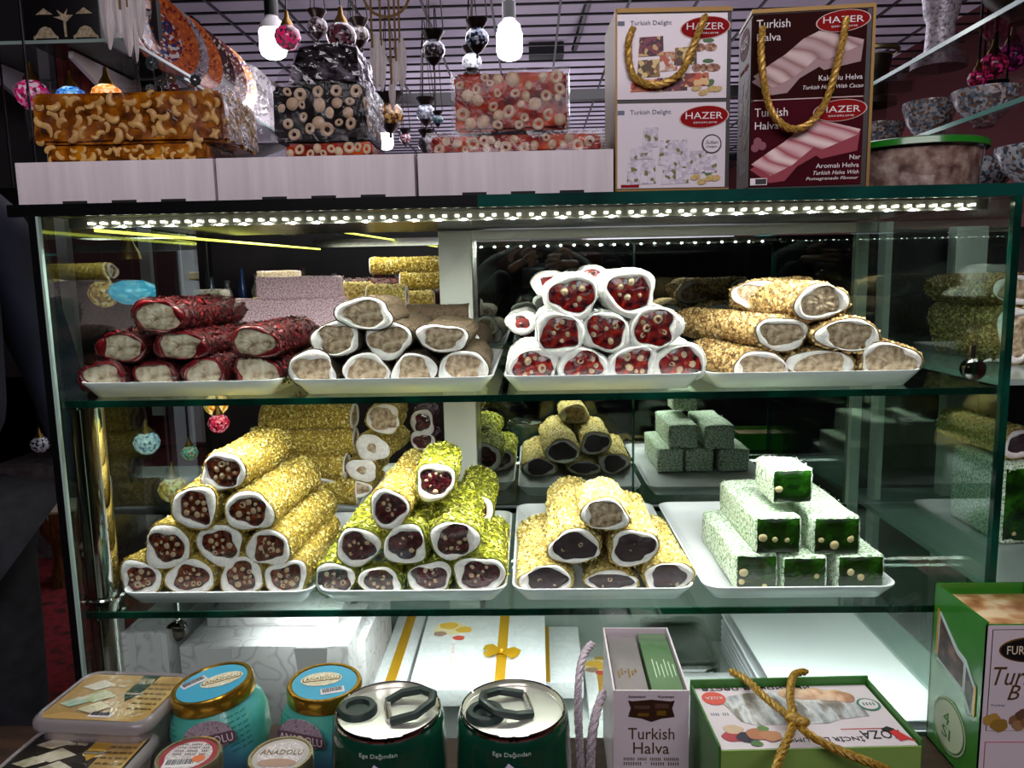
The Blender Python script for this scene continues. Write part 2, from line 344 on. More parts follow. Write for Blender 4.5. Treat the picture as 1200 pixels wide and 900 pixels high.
# ---------------------------------------------------------------- feathers
def feathers(px, py, Y, spec, label, threads):
    c = P(px, py, Y=Y); k = (Y+.95)/F; t = thing('feather_ornament', label, 'ornament', c)
    mf = mat('white_feather', 'e6dcdc', .8, cols=['d8cccc', 'f0eaea'], scale=60, stretch=(3, 1, .3)); mq = mat('straw_cord', '8a6a40', .7)
    for (x, y0, y1, wd) in spec:
        pts = []; n = 9
        for i in range(n+1):
            u = i/n; hw = wd/2*math.sin(PI*min(1, u*.9+.08))**.7*(1-.25*u)
            pts.append((u, hw))
        L = (y1-y0)*k; b = MB(); v = []; f = []
        for u, hw in pts:
            z = -(y0*k+u*L)
            v += [(x*k-hw*k, .004, z), (x*k, -.003, z), (x*k+hw*k, .004, z), (x*k, .006, z)]
        for i in range(n):
            for q in range(4): a = i*4+q; bq = i*4+(q+1) % 4; f.append((a, bq, bq+4, a+4))
        b.add(v, f).build('feather', mf, t)
    for (x, y0, y1) in threads: MB().tube([(x*k, 0, -y0*k), (x*k, 0, -y1*k)], .0016+.6*k, 5).build('string', mq, t)
    return t
t = feathers(453, 0, 1.2, [(-15, 35, 95, 15), (-9, 42, 97, 13), (6, 62, 92, 14), (14, 40, 95, 13), (2, 85, 118, 9)], 'white feathers on tan cords hanging between the dark and red slabs',
         [(-18, -12, 50), (-8, -12, 48), (2, -12, 90), (8, -12, 65), (13, -12, 45)])
MB().tube([(.1*math.cos(a)*.33*1.9, 0, .02+.1*.33*1.9*math.sin(a)) for a in [q*PI/10 for q in range(21)]], .004, 6).build('hoop', mat('straw_cord'), t)
feathers(140, 0, .85, [(-16, -20, 52, 18), (-4, -15, 40, 14), (6, -25, 60, 20), (20, -20, 42, 18), (14, 20, 66, 8)], 'large white feathers hanging over the left glass shelf bracket', [(0, -30, 10), (8, -30, 8)])

# ---------------------------------------------------------------- left wall shelving
M_brk = mat('white_bracket', 'b9b6bc', .4)
def glass_board(name, label, x0, x1, y0, y1, z, th=.008):
    t = thing(name, label, 'shelf', ((x0+x1)/2, (y0+y1)/2, z))
    hx, hy = (x1-x0)/2, (y1-y0)/2
    MB().box(-hx, hx, -hy, hy, 0, th).build('glass_pane', mat('smoky_glass', '2e3634', .08, alpha=.45), t)
    MB().box(-hx, hx, -hy-.002, -hy, 0, th).box(hx, hx+.002, -hy, hy, 0, th).box(-hx-.002, -hx, -hy, hy, 0, th).build('polished_edge', mat('pale_glass_edge', '9fb8b0', .15), t)
    return t
zl = P(100, 50, Y=1.0).z
glass_board('glass_shelf', 'glass shelf carrying the dark printed box at top left', P(0, 50, Y=1.0).x-.3, P(150, 50, Y=1.0).x, 1.0, 1.35, zl)
for (a, bb, lb) in ((22, 52, 'white shelf bracket and upright above the pink lamp'), (122, 152, 'white shelf bracket and upright behind the large feathers')):
    p = P(a+25, 60, Y=1.34); q = P(a, 56, Y=1.02)
    t = thing('shelf_bracket', lb, 'bracket', (p.x, 1.35, 0))
    MB().box(-.016, .016, 0, .03, .9, zl+.4).build('upright', M_brk, t)
    MB().prism([(0, zl-.004), (-.30, zl-.004), (-.30, zl-.02), (-.05, zl-.11), (0, zl-.12)], .012, frame((0, 0, 0), (0, 1, 0), (0, 0, 1))).build('arm', M_brk, t)
t = thing('printed_box', 'black box printed with pale tortoises and palms on the top glass shelf', 'box', (P(70, 0, Y=1.02).x, 1.02, zl+.008))
hw = (P(115, 20, Y=1.02).x-P(25, 20, Y=1.02).x)/2
MB().box(-hw, hw, 0, .16, 0, .21, .004).build('box_body', mat('black_lacquer', '141316', .35), t)
k = 2*hw/90
pale = mat('pale_print', 'b8a888', .6, cols=['d0c2a0', '9c8c70'], scale=120)
MB().box(-hw-.001, hw+.001, -.002, .16, .118, .135).build('red_band', mat('red_band', '7c2a2c', .6), t)
MB().box(-hw-.001, hw+.001, -.003, .16, .135, .21).build('tan_band', mat('tan_band', 'a08c70', .6), t)
for ux in (-20, 27):
    patch([(ux*k+a*k, (3+b2)*k) for a, b2 in ((-14, 0), (-11, 2), (12, 2), (14, 0), (15, 3), (11, 6), (6, 13), (0, 15), (-6, 13), (-11, 6), (-15, 4))], FR(), pale, t, 'tortoise_print')
    patch([(ux*k+a*k, (31+b2)*k) for a, b2 in ((-10, 0), (10, 0), (4, 4), (0, 7), (-4, 4))], FR(), pale, t, 'island_print')
patch([(a*k, b2*k) for a, b2 in ((2, 6), (5, 6), (5, 22), (14, 30), (6, 30), (8, 37), (3, 31), (-5, 36), (-1, 29), (-9, 28), (2, 24))], FR(), pale, t, 'palm_print')
t = thing('red_scarf', 'folded red striped scarf hanging behind the blue and amber lamps', 'scarf', P(97, 100, Y=1.3))
MB().add([(-.07+.14*i/12, .01*math.sin(i*1.7), z) for z in (-.1, .12) for i in range(13)]+[(-.07+.14*i/12, .014+.01*math.sin(i*1.7), z) for z in (-.1, .12) for i in range(13)],
    [(i, i+1, i+14, i+13) for i in range(12)]+[(i+26, i+39, i+40, i+27) for i in range(12)]).build('cloth', mat('red_silk', '8c3030', .5, cols=['4a1418', 'b0524c', '7c2224'], scale=6, stretch=(12, 1, .5)), t)
# plate shelves receding along the left wall
XL = P(150, 48, Y=1.05).x
glass_board('plate_shelf', 'long glass shelf of painted plates receding along the left wall', XL-.30, XL, 1.36, 3.6, zl)
zp2 = P(262, 118, X=XL).z
yy2 = P(262, 118, X=XL).y
glass_board('lower_plate_shelf', 'glass shelf of blue and white plates below the painted plates', XL-.3, XL, 1.5, 4.6, 1.52)
for i in range(3):
    t = thing('shelf_bracket', ('nearest', 'middle', 'farthest')[i]+' white bracket under the receding plate shelf', 'bracket', (XL-.3, (1.45, 2.4, 3.4)[i], zl))
    MB().prism([(0, -.004), (.30, -.004), (.30, -.02), (.05, -.10), (0, -.11)], .014, frame((0, 0, 0), (1, 0, 0), (0, 0, 1))).build('arm', M_brk, t)
PC = [('26386e', 'b0542a', '7a2a22', 'd06a2c', 'nearest plate, deep blue with orange rim, on the receding shelf'),
      ('8a8088', '9c9098', '6a5c64', 'b8b0b4', 'second plate, dull mauve grey, on the receding shelf'),
      ('3a4a5a', 'c06030', '8a3a28', 'e08040', 'third plate, orange rim with blue centre, on the receding shelf'),
      ('5a2c28', '4a3034', 'c8b8b0', '2c2028', 'fourth plate, dark brown with white flowers, on the receding shelf'),
      ('c8c0c4', '6a3a34', '38304a', 'c8b0a4', 'fifth plate, white ring on dark red, on the receding shelf'),
      ('b86a48', 'c8885c', '6a5c88', 'e0d0c4', 'sixth plate, orange and lilac petals, on the receding shelf'),
      ('8a8488', '9a949a', '6c666c', '989298', 'seventh plate, grey glass, far along the receding shelf'),
      ('807a80', '645e64', '9a949a', '5a545a', 'eighth plate, pale grey glass, far along the receding shelf'),
      ('787278', '8a848a', '5c565c', '9a949a', 'ninth plate, faded grey, farthest along the receding shelf')]
for i, c5 in enumerate(PC):
    yy = 1.40+[0, .07, .18, .29, .40, .50, .78, 1.02, 1.28][i]
    t = thing('painted_plate', c5[4], 'plate', (XL-.09, yy, zl+.008), 0, 'painted plates on the receding shelf')
    r = .125; Mx = Matrix.Translation((0, 0, r*.97)) @ Matrix.Rotation(math.radians(64), 4, 'Z') @ Matrix.Rotation(math.radians(76), 4, 'X')
    MB().lathe([(0, 0), (.35*r, 0), (.5*r, .006), (.62*r, .014)], 28, Mx).build('plate_well', mat('well'+str(i), c5[0], .2, cols=[c5[0], c5[1], 'd8d0d0', c5[2]], scale=110, tex='voronoi', coat=.5), t)
    MB().lathe([(.62*r, .014), (.8*r, .02), (r, .032), (r, .027), (.6*r, .006), (.4*r, -.006), (0, -.006)], 28, Mx).build('plate_rim', mat('rim'+str(i), c5[1], .2, cols=[c5[1], c5[3], c5[1], c5[2]], scale=130, tex='voronoi', coat=.5), t)
for i in range(6):
    t = thing('blue_white_plate', 'blue and white patterned plate, '+ordn(i, 6)+' on the lower wall shelf', 'plate', (XL-.13, 1.9+.3*i, 1.528), 0, 'blue and white plates on the lower wall shelf')
    r = .12; Mx = Matrix.Translation((0, 0, r*.97)) @ Matrix.Rotation(math.radians(64), 4, 'Z') @ Matrix.Rotation(math.radians(72), 4, 'X')
    MB().lathe([(0, 0), (.5*r, .004), (.8*r, .02), (r, .032), (r, .027), (.6*r, .004), (0, -.006)], 28, Mx).build('plate_body', mat('blue_white', '8a9ca8', .2, cols=['a8b4bc', '4a6c84', '98a8b0', '3a4c5c', 'b4bcc0'], scale=75, tex='voronoi', coat=.5), t)
glass_board('trinket_shelf', 'small glass shelf holding the jewelled flowers behind the cashew slab', -1.25, -.86, 1.18, 1.36, 1.62)
tag(MB().box(-1.40, -.28, .67, .93, 1.495, 1.505).build('lamp_rail', M_black), 'black board behind the case from which the left mosaic lamps hang', 'rail')
struct(MB().box(-2.6, -1.08, 1.40, 1.43, 1.02, WZ).build('wall_dark_panel', mat('shade_board', '1d1a1e', .7)))  # dark panel added to darken the upper left background
o = MB().box(-1.08, -.16, 1.62, 1.9, 0, 1.60).box(-1.08, -.16, 1.44, 1.62, 0, 1.235).box(-1.08, -1.06, 1.44, 1.62, 1.235, 1.60).build('trinket_cabinet', mat('cabinet_dark', '241f22', .5, cols=['1a1618', '30292c'], scale=6)); tag(o, 'dark cabinet of small trinkets seen through the left of the case', 'cabinet')
for i in range(17):
    q = random.Random(i+50); cc = ['5a6a78', '8a8a90', '3a5a9a', 'b0a89a', '7a3a34', '9aa8a4', '6c5a44'][i % 7]; h = q.uniform(.06, .11); r = q.uniform(.014, .024)
    t = thing('glass_trinket', ['slate', 'silver', 'cobalt', 'ivory', 'brick red', 'sea grey', 'brown'][i % 7]+' small glass vase on the dark cabinet shelf, number '+['one', 'two', 'three', 'four', 'five', 'six', 'seven', 'eight', 'nine', 'ten', 'eleven', 'twelve', 'thirteen', 'fourteen', 'fifteen', 'sixteen', 'seventeen'][i]+' from left', 'vase', (-1.03+.05*i, 1.53, 1.2355), 0, 'trinkets on the dark cabinet')
    MB().lathe([(0, 0), (r*.7, 0), (r, h*.4), (r*.4, h*.75), (r*.55, h), (0, h)], 12).build('vase_body', mat('trinket'+cc, cc, .12, .3, coat=.8), t)
# metal flower trinkets below the plate shelf
for i, (px, py, wpx, cc) in enumerate(((178, 74, 17, 'a8c4d0'), (188, 95, 13, '6a7078'), (204, 104, 13, 'a05060'), (201, 92, 12, '8a7a60'), (229, 94, 14, '5c6870'), (160, 74, 10, '6c7474'), (176, 104, 12, '9cb4bc'))):
    c = P(px, py, Y=1.25); s = wpx/F*2.2/2
    t = thing('jewelled_flower', 'small metal jewelled flower, '+['large pale blue one', 'dark silver one', 'rose red one', 'bronze one', 'slate one at right', 'grey one at left', 'pale teal one low'][i]+' above the cashew slab', 'trinket', c, 0, 'jewelled flowers above the cashew slab')
    b = MB()
    for q in range(8):
        a = q*PI/4; b.sphere((s*.62*math.cos(a), 0, s*.62*math.sin(a)), s*.36, s*.2, s*.36, 7, 5)
    b.build('petals', mat('petal'+cc, cc, .2, .6), t); MB().sphere((0, -.2*s, 0), s*.35, n=8, m=6).build('stud', M_chrome, t)
    MB().tube([(0, s*.1, 0), (.01, .03, 1.629-c.z)], .002, 5).build('stem', M_steel, t)

# ---------------------------------------------------------------- right side shelving
# shelves run parallel to the depth axis on the right wall unit
XR = .86
zr = P(1120, 47, X=XR).z
def side_shelf(z, y0, y1, name, label):
    t = thing(name, label, 'shelf', (XR, y0, z))
    MB().box(0, .34, 0, y1-y0, 0, .009).build('glass_pane', mat('smoky_glass'), t)
    MB().box(-.003, 0, 0, y1-y0, 0, .009).box(0, .34, -.003, 0, 0, .009).build('polished_edge', mat('teal_glass_edge', '5fa898', .12), t)
    return t
side_shelf(zr, .35, 2.2, 'side_glass_shelf', 'glass shelf with bright green edge holding metal vases at upper right')
side_shelf(1.585, .35, 2.4, 'side_glass_shelf', 'glass shelf behind the cluster of pink bead globes')
side_shelf(1.43, .35, 2.4, 'side_glass_shelf', 'lower glass shelf of patterned bowls behind the green lidded tub')
def vase(px, py, Y, wpx, hpx, prof, m, name, label, cat, rim=None, z=None):
    k = (Y+.95)/F; c = P(px, py, Y=Y)
    if z is not None: c.z = z
    t = thing(name, label, cat, c)
    W = wpx*k/2; H = hpx*k
    MB().lathe([(a*W, b2*H) for a, b2 in prof], 24).build('body', m, t)
    if rim: MB().lathe([(a*W, b2*H) for a, b2 in rim], 24).build('rim', mat('bronze_rim', '6a6048', .35, .6), t)
    return t
m_pew = mat('pewter_lace', 'a9a2ae', .4, .3, cols=['6a6470', 'b8b2bc', 'd0cad4'], scale=120, bump=.8, bscale=150)
m_brz = mat('dark_bronze2', '3a3428', .4, .7)
m_pot = mat('patterned_ceramic', '9a9498', .25, cols=['c8c4c8', '5c5458', '8a6a54', 'b0aaac', '6c88a0'], scale=170, tex='voronoi', coat=.5)
m_pot2 = mat('blue_patterned_ceramic', '9a9498', .25, cols=['c8d0d8', '4c5c70', 'a0b0bc', 'd8dce0', '7c6458'], scale=150, tex='voronoi', coat=.5)
vp = [(0, 0), (1, .0), (1, .12), (.55, .2), (.5, .5), (.62, .6), (.7, .8), (.75, .95), (.6, 1), (0, 1)]
bw = [(0, 0), (.3, 0), (.34, .1), (.8, .5), (1, .9), (1, 1), (.94, 1), (.7, .5), (.2, .2), (0, .2)]
zs = zr+.009
for (dx, y, W, H, pf, m, nm, lb, ct) in (
    (.10, .95, .12, .20, vp, m_pew, 'pewter_vase', 'pewter pedestal vase with lace relief on the upper right shelf', 'vase'),
    (.09, .62, .17, .09, bw, m_brz, 'bronze_bowl', 'bronze footed bowl with dark underside on the upper right shelf', 'bowl'),
    (.20, .42, .16, .10, bw, m_brz, 'bronze_bowl', 'black bronze dish at the top right corner of the picture', 'bowl'),
    (.12, 1.35, .13, .14, vp, m_brz, 'bronze_vase', 'dark bronze vase behind the pewter vase', 'vase')):
    t = thing(nm, lb, ct, (XR+dx, y, zs)); MB().lathe([(a*W/2, b2*H) for a, b2 in pf], 26).build('body', m, t)
    MB().lathe([(W*.46, H), (W*.52, H*1.02), (W*.52, H*1.08), (W*.46, H*1.08)], 26).build('rim', mat('bronze_rim', '7c7250', .35, .6), t)
for i, (z, y, W, H, m) in enumerate(((1.594, .75, .13, .075, m_pot), (1.594, .98, .12, .10, m_pot), (1.594, 1.25, .13, .10, m_pot), (1.594, 1.6, .14, .12, m_pot), (1.594, .5, .12, .06, m_pot2),
                          (1.439, .55, .16, .085, m_pot2), (1.439, .78, .17, .09, m_pot2), (1.439, 1.02, .16, .10, m_pot), (1.439, 1.3, .16, .1, m_pot), (1.439, 1.6, .16, .1, m_pot2))):
    t = thing('ceramic_bowl', ('blue and white' if m is m_pot2 else 'brown and white')+' patterned ceramic bowl, %s on the %s right shelf' % (['nearest', 'second', 'third', 'fourth', 'fifth'][(1, 2, 3, 4, 0, 0, 1, 2, 3, 4)[i]], 'middle' if z > 1.5 else 'lower'), 'bowl', (XR+.1, y, z), 0, 'patterned bowls on the right shelves')
    MB().lathe([(a*W/2, b2*H) for a, b2 in bw], 24).build('bowl_body', m, t)
t = thing('red_carton', 'plain dark red carton behind the gift bags at right', 'box', (XR+.02, 1.7, 1.594)); MB().box(0, .3, 0, .3, 0, .12, .003).build('carton', mat('maroon_card', '5c1418', .5), t)
for i, (px, cc) in enumerate(((1167, 'c04820'), (1180, '2850a0'), (1192, '2878b0'), (1160, 'a02838'), (1195, 'b8b8c8'))):
    c = P(px, 190+4*(i % 2), Y=.5); o = MB().sphere((0, 0, 0), .011, n=10, m=8).build('glass_bead', mat('bead'+cc, cc, .1, coat=1)); o.location = (c.x, c.y, 1.405+.035+.0); tag(o, ['orange', 'navy', 'bright blue', 'red', 'pearl'][i]+' glass bead right of the green lidded tub', 'bead', 'glass beads beside the tub')
# far counter clutter seen between the slabs and bags
t = thing('far_counter', 'far white counter of sweets behind the red slab', 'counter', (1.0, 5.2, 0)); MB().box(-.55, .6, 0, .6, 0, 1.62, .01).build('counter_body', M_white, t)
for i, (x, cc) in enumerate(((-.42, '2a1c1c'), (-.3, 'b02028'), (-.18, '2c4a2c'), (-.05, 'b8323a'), (.1, '30201c'))):
    o = thing('small_bottle', ['black', 'red', 'green', 'scarlet', 'brown'][i]+' bottle standing on the far counter', 'bottle', (1.0+x, 5.3, 1.62), 0, 'bottles on the far counter')
    MB().lathe([(0, 0), (.04, 0), (.04, .1), (.015, .15), (.015, .2), (0, .2)], 12).build('bottle_body', mat('bot'+cc, cc, .2), o)
# drum and striped cloth at lower left
c = P(72, 592, Y=2.25); t = thing('hand_drum', 'wooden goblet drum standing on the red carpet at left', 'drum', (c.x, c.y, 0)); H = c.z
MB().lathe([(0, 0), (.07, 0), (.068, .02), (.05, H*.35), (.05, H*.5), (.09, H*.7), (.105, H-.01)], 24).build('drum_body', mat('drum_wood', '5a3a20', .45, cols=['3c2412', '7c5230'], scale=12, stretch=(6, 6, 1)), t)
MB().lathe([(.105, H-.01), (.107, H), (.1, H+.004), (0, H+.004)], 24).build('drum_skin', mat('drum_skin', 'b8a890', .6), t)
for q in range(12):
    a = q*PI/6; MB().tube([(.107*math.cos(a), .107*math.sin(a), H-.01), (.063*math.cos(a), .063*math.sin(a), H*.6)], .004, 5).build('tuning_rope', mat('rope_pale', 'a89878', .7), t)
o = MB().box(-.45, .3, 0, .5, 0, .45, .004).build('side_cabinet', mat('cabinet_grey', '6c6468', .6, cols=['575055', '7a7276'], scale=20)); o.location = (-2.15, 2.55, 0)
tag(o, 'dull grey cabinet behind the hand drum', 'cabinet')
# ================================================================= DISPLAY CASE
Z_MID = P(600, 462.5, Y=0).z; Z_LOW = P(600, 714, Y=0).z; Z_TOP = P(600, 240.5, Y=0).z; TH = .0085
XL0 = P(42, 255, Y=0).x; XR0 = P(1188, 228, Y=0).x; YB = .45; DECK = .60
case = thing('display_case', 'glass display case with steel frame, green glass shelves and light strip', 'display case', (0, 0, 0))
xa, xb = P(518, 400, Y=YB).x, P(556, 400, Y=YB).x; xc = P(1006, 400, Y=YB).x
MB().box(XL0, XR0, -.001, YB+.03, Z_TOP, Z_TOP+.006).build('top_board', mat('smoked_board', '15191a', .25), case)
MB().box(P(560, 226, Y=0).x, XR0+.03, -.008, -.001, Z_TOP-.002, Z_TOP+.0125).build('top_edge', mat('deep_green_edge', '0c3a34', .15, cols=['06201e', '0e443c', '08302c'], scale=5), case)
MB().box(XL0-.03, P(560, 226, Y=0).x, -.008, -.001, Z_TOP-.002, Z_TOP+.0125).build('top_edge_shaded', mat('black_gloss', '0b0d0e', .2), case)  # left part of the same edge, its dark reflection painted black
MB().box(XL0-.03, XR0+.03, -.001, YB+.03, Z_TOP+.006, Z_TOP+.0125).build('top_glass', mat('dark_top_glass', '16201f', .12), case)
MB().box(XL0, XR0, -.006, -.001, DECK, Z_TOP-.002).build('front_pane', M_glass, case)
for s, x in ((0, XL0), (1, XR0)):
    MB().box(x-.003, x+.003, 0, YB, DECK, Z_TOP-.002).build('side_pane', M_side, case)
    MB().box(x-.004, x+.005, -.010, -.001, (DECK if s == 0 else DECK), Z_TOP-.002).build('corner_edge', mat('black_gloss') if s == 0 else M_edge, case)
MB().box(XL0+.004, XL0+.008, -.009, -.003, DECK, Z_TOP-.002).build('corner_highlight', mat('pale_glass_edge'), case)  # pale strip painted as the highlight along the corner edge
def shelf(z, x0, x1, lb, y1=YB-.01):
    t = thing('glass_shelf', lb, 'shelf', ((x0+x1)/2, 0, z-TH)); h = (x1-x0)/2
    MB().box(-h, h, .003, y1, 0, TH).build('glass_pane', glassmat('shelf_glass', 'f3faf7', boost=.8), t)
    MB().box(-h, h, 0, .003, 0, TH).build('front_edge', M_edge, t)
    MB().box(-h, h, y1, y1+.003, 0, TH).build('rear_edge', M_edge, t)
    return t
shelf(Z_MID, XL0+.006, P(1166, 460, Y=0).x, 'middle glass shelf with green edge under the upper four trays')
shelf(Z_LOW, P(96, 716, Y=0).x, P(1162, 713, Y=0).x, 'lower glass shelf with green edge under the lower four trays')
# extension of the counter behind the left half
for z, nm in ((Z_MID, 'upper'), (Z_LOW, 'lower')):
    t = thing('rear_shelf', nm+' rear glass shelf behind the left half of the case', 'shelf', (0, 0, z-TH))
    MB().box(XL0+.05, xa-.004, YB-.005, 1.05, 0, TH).build('glass_pane', glassmat('shelf_glass'), t)
    MB().box(XL0+.05, xa-.004, 1.05, 1.053, 0, TH).build('rear_edge', M_edge, t)
# aluminium door frame with mirror-dark sliding doors
MB().box(xa, xb, YB-.012, YB+.02, DECK, Z_TOP-.002, .002).build('frame_post', M_alu, case)
MB().box(xb+.001, xb+.008, YB-.004, YB+.02, DECK, Z_TOP-.002).build('frame_bead', M_steel, case)
MB().box(xb, xc+.02, YB-.012, YB+.02, P(780, 277, Y=YB).z, Z_TOP-.002, .001).build('frame_head', M_alu, case)
MB().box(xc-.012, xc+.006, YB-.012, YB+.02, DECK, P(780, 277, Y=YB).z).build('frame_post', M_alu, case)
xd = P(743, 420, Y=YB).x; zr0 = P(780, 590, Y=YB).z
MB().box(xb+.004, xc-.008, YB-.006, YB+.015, zr0-.012, zr0-.004).build('door_track', M_black, case)
M_mir = mat('dark_mirror', 'a4aaa6', .015, 1)
for i, (a, b2, yy) in enumerate(((xb+.006, xd+.002, YB+.004), (xd-.002, xc-.010, YB))):
    t = thing('door_%d' % (i+1), 'dark mirror-like sliding door %s the white nut rolls' % ('behind' if i == 0 else 'right of'), 'door'); t['kind'] = 'structure'
    MB().box(a, b2, yy, yy+.005, zr0-.002, P(780, 279, Y=YB).z).build('pane', M_mir, t)
    MB().box((b2-.003) if i == 0 else a, b2 if i == 0 else a+.003, yy-.002, yy+.007, zr0-.002, P(780, 279, Y=YB).z).build('edge_strip', M_edge, t)
MB().box(xb+.006, xc-.010, YB+.002, YB+.010, DECK, zr0-.012).build('lower_back_panel', mat('grey_green_panel', '8a948f', .25), case)
MB().box(xc+.006, XR0, YB, YB+.006, DECK, Z_TOP-.002).build('rear_side_pane', M_side, case)
MB().box(xc+.05, xc+.062, YB+.02, YB+.05, DECK, Z_TOP).build('frame_post', M_alu, case)
MB().box(XL0, XR0, 0, YB+.02, DECK-.03, DECK, .002).build('deck', mat('deck_board', 'b4b8b6', .35), case)
MB().box(XL0+.02, XR0-.02, .0, YB+.02, 0, DECK-.03).build('plinth', M_steel, case)
MB().box(XL0+.05, xa, YB+.02, 1.06, 0, Z_LOW-.06).build('rear_plinth', mat('grey_green_panel'), case)
# chrome column inside the left front corner
pc = P(112, 580, Y=.045)
MB().lathe([(.021, DECK), (.021, Z_MID-TH-.001)], 32, Matrix.Translation((pc.x, .045, 0))).build('chrome_column', M_chrome, case)
for zz in (Z_MID-TH-.006, Z_LOW, Z_LOW-TH-.012):
    MB().lathe([(.026, zz), (.026, zz+.005), (.021, zz+.006)], 32, Matrix.Translation((pc.x, .045, 0))).build('column_ring', M_chrome, case)
# light strip: diodes
zs_ = P(600, 251, Y=.03).z
strip = thing('light_strip', 'row of small warm white diodes under the front edge of the case top', 'light strip', (0, .03, zs_))
MB().box(XL0+.02, XR0-.01, .004, .012, -.006, Z_TOP-zs_-.001).build('strip_holder', mat('clear_holder', '8c8c84', .2, .6), strip)
md = MB().box(-.0022, .0022, -.0014, .0014, -.0016, .001).mesh('diode', mat('diode_glow', 'fff4e0', .4, emit=12), smooth=False)
nd = 72
for i in range(nd): o = obj('diode', md, strip); o.location = (XL0+.05+(XR0-XL0-.08)*i/(nd-1), 0, 0)
for i in range(36):       # the diodes' light
    l = bpy.data.lights.new('diode_light', 'SPOT'); l.energy = .56; l.spot_size = math.radians(168); l.spot_blend = .6; l.shadow_soft_size = .0022; l.color = (1, .97, .90)
    o = bpy.data.objects.new('diode_light', l); COL.objects.link(o); o.parent = strip; o.rotation_euler = (math.radians(18), 0, 0)
    o.location = (XL0+.05+(XR0-XL0-.08)*(2*i+.5)/(nd-1), 0, -.005)
my = mat('yellow_strip_glow', 'f0ec60', .4, emit=2.2)
for (a, b2, lb) in (((112, 270, .06), (375, 292, 1.02), 'thin yellow glowing strip running back along the top left of the case'), ((376, 268, .6), (512, 289, 1.5), 'second thin yellow glowing strip, left of the aluminium post')):
    A = P(a[0], a[1], Y=a[2]); B = P(b2[0], b2[1], Y=b2[2])
    tag(MB().tube([A, A.lerp(B, .5), B], .0022, 6).build('glow_strip', my), lb, 'light strip')
o = MB().box(-.56, .0, 0, .03, 0, .02).build('strip_channel', M_steel); o.location = (0, 1.06, Z_TOP); tag(o, 'steel rail above the rear shelves at left', 'rail')
# clamps holding the lower shelf
for px, py, Y, lb in ((209, 737, .06, 'round chrome shelf clamp under the lower shelf at left'), (1138, 432, .25, 'round chrome shelf clamp at the right glass side')):
    c = P(px, py, Y=Y)
    if px > 600: c = P(px, py, X=XR0-.012)
    t = thing('shelf_clamp', lb, 'clamp', c)
    MB().lathe([(0, -.006), (.011, -.006), (.014, -.002), (.014, .010), (.009, .012), (0, .012)], 24, Matrix.Rotation(PI/2, 4, 'X')).build('clamp_disc', M_chrome, t)
    MB().tube([(0, .0, .012), (0, 0, (Z_LOW-TH-c.z) if py > 600 else .03)], .004, 8).build('clamp_pin', M_steel, t)

# ---------------------------------------------------------------- trays
def tray(x0, x1, y0, y1, z, label, h=.021, m=None, group='white serving trays', ht=None):
    w2, d2 = (x1-x0)/2, (y1-y0)/2
    t = thing('serving_tray', label, 'tray', ((x0+x1)/2, (y0+y1)/2, z+.0005), 0, group)
    def loop(ins, zz, r):
        o = []
        for cx, cy, a0 in ((w2-ins-r, -d2+ins+r, -90), (w2-ins-r, d2-ins-r, 0), (-w2+ins+r, d2-ins-r, 90), (-w2+ins+r, -d2+ins+r, 180)):
            o += [(cx+r*math.cos(math.radians(a0+q)), cy+r*math.sin(math.radians(a0+q)), zz) for q in range(0, 91, 15)]
        return o
    ls = [loop(.016, 0, .012), loop(.004, h*.7, .02), loop(0, h*.93, .024), loop(0, h, .024), loop(.003, h, .022), loop(.007, h*.7, .02), loop(.02, .004, .012)]
    n = len(ls[0]); v = sum(ls, []); f = []
    for i in range(len(ls)-1):
        for k in range(n): k2 = (k+1) % n; f.append((i*n+k, i*n+k2, (i+1)*n+k2, (i+1)*n+k))
    f.append(tuple(range(n-1, -1, -1))); f.append(tuple((len(ls)-1)*n+k for k in range(n)))
    MB().add(v, f).build('tray_shell', m or mat('tray_white', 'dcdce2', .22, coat=.3), t, ang=50)
    return t
TR = {}
def ft(key, pxa, pxb, py, zsh, label, y1=.40):
    TR[key] = (P(pxa, py, Y=.012).x, P(pxb, py, Y=.012).x); tray(TR[key][0], TR[key][1], .012, y1, zsh, label)
ft('E', 87, 326, 455, Z_MID, 'white tray of dark red rose rolls, leftmost on the middle shelf', .36)
ft('F', 339, 578, 455, Z_MID, 'white tray of cocoa dusted rolls on the middle shelf')
ft('G', 590, 826, 450, Z_MID, 'white tray of snow white rolls on the middle shelf')
ft('H', 830, 1086, 445, Z_MID, 'white tray of beige nut rolls, rightmost on the middle shelf')
ft('A', 138, 366, 704, Z_LOW, 'white tray of yellow coated nut rolls, leftmost on the lower shelf', .36)
ft('B', 370, 594, 702, Z_LOW, 'white tray of pistachio rolls on the lower shelf', .36)
ft('C', 600, 816, 700, Z_LOW, 'white tray of cream chocolate rolls on the lower shelf')
ft('D', 826, 1056, 698, Z_LOW, 'white tray of green powdered blocks, rightmost on the lower shelf')

